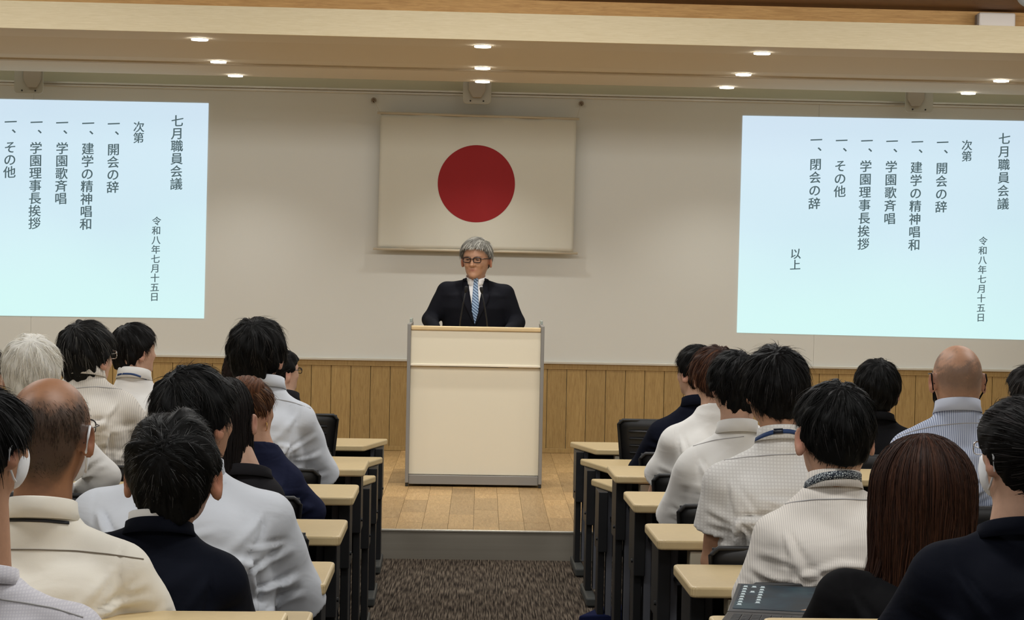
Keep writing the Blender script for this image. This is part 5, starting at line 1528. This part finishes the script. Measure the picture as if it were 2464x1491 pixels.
# yoke seams and armhole seams
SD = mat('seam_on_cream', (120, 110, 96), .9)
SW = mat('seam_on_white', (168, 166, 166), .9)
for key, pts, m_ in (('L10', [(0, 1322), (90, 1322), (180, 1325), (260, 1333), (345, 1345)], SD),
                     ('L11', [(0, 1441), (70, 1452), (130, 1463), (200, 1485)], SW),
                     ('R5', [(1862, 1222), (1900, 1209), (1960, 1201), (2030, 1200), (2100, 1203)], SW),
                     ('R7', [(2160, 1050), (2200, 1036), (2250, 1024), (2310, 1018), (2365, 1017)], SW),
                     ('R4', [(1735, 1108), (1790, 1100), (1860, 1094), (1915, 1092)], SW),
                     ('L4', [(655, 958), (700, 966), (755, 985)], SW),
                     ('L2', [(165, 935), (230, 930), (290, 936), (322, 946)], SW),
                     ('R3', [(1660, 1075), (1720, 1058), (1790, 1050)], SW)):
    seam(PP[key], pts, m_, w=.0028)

# ================================================================== CHAIRS
CHB = mat('chair_black_plastic', (26, 26, 28), .5)
CHR = mat('chair_rib', (34, 34, 37), .45)
CHS = cloth('chair_seat_cloth', (28, 28, 32), bump=.05)
def make_chair():
    t = thing('office_chair', 'x', 'chair', (0, 0, 0), 'black ribbed seminar chairs')
    # local: person faces +y; backrest at y=-.18
    o = box('seat', -.22, .22, -.14, .26, .41, .455, CHS, t, bev=.018)
    def bx_(v): return -.165 - .05 * v                     # backrest leans back
    def hwid(v): return .195 + .03 * v
    bm = bmesh.new(); pts = []
    z0, z1_ = .50, .835
    outl = [(-1, .0), (-1, .94), (-.9, 1.0), (.9, 1.0), (1, .94), (1, .0), (-1, .0)]
    path = [Vector((a * hwid(v), bx_(v) + .02 * abs(a), z0 + (z1_ - z0) * v)) for a, v in outl]
    fine_ = []
    for a_, b_ in zip(path[:-1], path[1:]):
        for q in range(4): fine_.append(a_.lerp(b_, q / 4))
    fine_.append(path[-1])
    bm_tube(bm, fine_, .0075, 8)
    br = fin('backrest', bm, CHB, t, True)
    bm = bmesh.new()
    N_ = 8
    for j in range(9):
        v0, v1 = j / 9, (j + 1) / 9
        for i in range(N_):
            a0, a1 = -1 + 2 * i / N_, -1 + 2 * (i + 1) / N_
            q = [bm.verts.new((a * hwid(v) * .98, bx_(v) + .016 * a * a + .006, z0 + (z1_ - z0) * v)) for a, v in ((a0, v0), (a1, v0), (a1, v1), (a0, v1))]
            bm.faces.new(q)
    bmesh.ops.remove_doubles(bm, verts=bm.verts, dist=.0005)
    pn = fin('back_panel', bm, CHB, br, True); md = pn.modifiers.new('s', 'SOLIDIFY'); md.thickness = .005
    for j in range(8):
        v = .10 + j * .105
        bm = bmesh.new()
        bm_tube(bm, [(a * hwid(v) * .78, bx_(v) + .016 * a * a - .003, z0 + (z1_ - z0) * v) for a in np.linspace(-1, 1, 9)], .0055, 6)
        fin('rib', bm, CHR, br, True)
    for s in (-1, 1):
        bm = bmesh.new(); bm_tube(bm, [(s * .15, -.165, .56), (s * .16, -.16, .47), (s * .17, -.08, .40)], .012, 8); fin('back_support', bm, CHB, t, True)
        for f in (-1, 1):
            x, y = s * .22, .06 + f * .20
            bm = bmesh.new(); bm_tube(bm, [(s * .18, .06 + f * .12, .41), (x, y, .07)], .011, 8)
            lg = fin('leg', bm, CHB, t, True)
            bm = bmesh.new(); bm_disc(bm, (x, y, .030), .028, 16, 'x', .026); fin('caster', bm, CHB, lg, True)
    return t
def copy_tree(o, parent=None):
    c = o.copy(); COL.objects.link(c); c.parent = parent
    for ch in o.children: copy_tree(ch, c)
    return c
chair0 = make_chair(); used = False
def chair(x, D, label, rz=0, group='black ribbed seminar chairs'):
    global used
    c = chair0 if not used else copy_tree(chair0)
    used = True
    c.location = (x, D, 0); c.rotation_euler = (0, 0, rz); c['label'] = label; c['group'] = group
    return c
chair(-.93, 10.72, 'empty black ribbed chair at the first table left of the aisle', .10)
chair(.915, 10.72, 'empty black ribbed chair at the first table right of the aisle', -.06)
CH = {'L1': 'white-haired man', 'L2': 'greying man in glasses', 'L3': 'man with the navy lanyard', 'L4': 'tall man with thinning crown', 'L5': 'dark-haired person with glasses',
      'L6': 'woman with pinned-up brown hair', 'L7': 'woman with straight black hair', 'L8': 'broad man in big white shirt', 'L9': 'grey-haired man in navy suit', 'L10': 'balding man in cream shirt',
      'L11': 'masked person at bottom left corner', 'L13': 'long-haired woman behind the tall man', 'R1': 'person in the dark navy polo', 'R2': 'brown-haired person in white T-shirt', 'R3': 'messy-haired man in loose white shirt',
      'R4': 'man with the bright blue lanyard', 'R5': 'man with the patterned lanyard', 'R6': 'person in the black suit', 'R7': 'bald man in striped shirt', 'R8': 'woman with long chestnut hair', 'R9': 'masked woman in navy jacket'}
aisle = {'L4': -.80, 'L6': -.80, 'L8': -.775, 'R1': .88, 'R2': .87, 'R3': .87, 'R4': .87, 'R5': .90}
for key, who in CH.items():
    p = PP[key]; x = aisle.get(key, p['off'][0] + p['hip'][0])
    chair(x, p['D'] + (.08 if key == 'R5' else .02), 'black chair under the ' + who, random.uniform(-.03, .03))

# ================================================================== LAPTOP
hl = W(1750, 1473, 5.07); zl = ZH + .001
lt = thing('laptop', 'open black laptop with a dark teal desktop picture, on the table at lower right', 'laptop', (hl[0], 5.07, zl))
lt.rotation_euler = (0, 0, math.radians(-13))
LB = mat('laptop_black', (18, 18, 20), .35)
wL, dLp = .36, .245
box('base', 0, wL, -dLp, 0, 0, .016, LB, lt, bev=.004)
bm = bmesh.new()
for j in range(5):
    for i in range(14):
        x = .02 + i * .0232; y = -.035 - j * .0205
        bm_box(bm, x, x + .019, y - .016, y, .016, .0175)
fin('keyboard_keys', bm, mat('key_black', (36, 36, 38), .6), lt)['kind'] = 'stuff'
box('touchpad', .13, .23, -.225, -.155, .0155, .0165, mat('touchpad', (40, 40, 44), .3), lt)
ang = math.radians(9)                                   # the lid lies far back
lid = bpy.data.objects.new('lid', None)
def lid_box(name, x0, x1, a0, a1, t0, t1, m, parent, bev=0):
    bm = bmesh.new(); bm_box(bm, x0, x1, a0, a1, t0, t1, bev)
    bmesh.ops.rotate(bm, verts=bm.verts, cent=(0, 0, 0), matrix=Matrix.Rotation(ang, 3, 'X'))
    bmesh.ops.translate(bm, verts=bm.verts, vec=(0, 0, .016))
    return fin(name, bm, m, parent)
bpy.data.objects.remove(lid)
ld = lid_box('lid', 0, wL, 0, .22, -.006, 0, LB, lt, .002)
def wall_mat():
    m, n, l, b = nt('desktop_picture')
    tc = n.new('ShaderNodeTexCoord'); mp = n.new('ShaderNodeMapping'); mp.inputs['Scale'].default_value = (9, 22, 22); l.new(tc.outputs['Object'], mp.inputs[0])
    t = n.new('ShaderNodeTexNoise'); t.inputs['Scale'].default_value = 1; t.inputs['Detail'].default_value = 4; l.new(mp.outputs[0], t.inputs['Vector'])
    r = n.new('ShaderNodeValToRGB'); e = r.color_ramp.elements
    e[0].position = .35; e[0].color = (*lin((8, 26, 36)), 1); e[1].position = .75; e[1].color = (*lin((60, 96, 104)), 1)
    x = e.new(.55); x.color = (*lin((18, 56, 74)), 1)
    l.new(t.outputs[0], r.inputs[0]); l.new(r.outputs[0], b.inputs['Emission Color']); b.inputs['Emission Strength'].default_value = .4
    b.inputs['Base Color'].default_value = (.01, .01, .01, 1); b.inputs['Roughness'].default_value = .35; b.inputs['Specular IOR Level'].default_value = .15
    return m
scn = lid_box('screen', .010, wL - .010, .022, .212, 0, .0008, wall_mat(), ld)
ic = mat('desktop_icon', (180, 190, 190), .5, emit=(130, 150, 156), estr=.4)
bm = bmesh.new()
for i, c_ in enumerate((8, 3, 7)):
    for j in range(c_):
        x = .018 + i * .021; y = .200 - j * .020
        if i == 1 and j == 1: continue
        bm_box(bm, x, x + .009, y - .008, y, .0008, .0011); bm_box(bm, x - .002, x + .011, y - .012, y - .0100, .0008, .0011)
bmesh.ops.rotate(bm, verts=bm.verts, cent=(0, 0, 0), matrix=Matrix.Rotation(ang, 3, 'X')); bmesh.ops.translate(bm, verts=bm.verts, vec=(0, 0, .016))
fin('desktop_icons', bm, ic, scn)['kind'] = 'stuff'
rk = mat('picture_rocks', (120, 90, 66), .6, emit=(128, 104, 84), estr=.6)
bm = bmesh.new()
ring = [(.17, .030), (.20, .055), (.24, .078), (.29, .095), (.345, .104), (.345, .028)]
bm_poly(bm, ring, .0008, .0012)
bmesh.ops.rotate(bm, verts=bm.verts, cent=(0, 0, 0), matrix=Matrix.Rotation(ang, 3, 'X')); bmesh.ops.translate(bm, verts=bm.verts, vec=(0, 0, .016))
fin('picture_rocks', bm, rk, scn)
# blue bag on the floor under the right tables
pts = [WZ(1392, 1481, .086), WZ(1522, 1476, .086), WZ(1610, 1476, .086), WZ(1640, 1448, .086), WZ(1519, 1450, .086), WZ(1437, 1461, .086)]
o0 = WZ(1500, 1470, .086)
bm = bmesh.new(); bm_poly(bm, [(q[0] - o0[0], q[1] - o0[1]) for q in pts], .001, .086, .008, 2)
bg = thing('bag', 'flat navy blue bag lying on the carpet under the right tables', 'bag', (o0[0], o0[1], 0))
fin('bag_body', bm, cloth('navy_bag_cloth', (26, 32, 64), bump=.1), bg)
bm = bmesh.new(); bm_tube(bm, [(-.05, -.03, .086), (-.03, -.03, .094), (.06, -.02, .094), (.08, -.02, .086)], .005, 8); fin('handle', bm, cloth('navy_bag_cloth', (26, 32, 64)), bg, True)
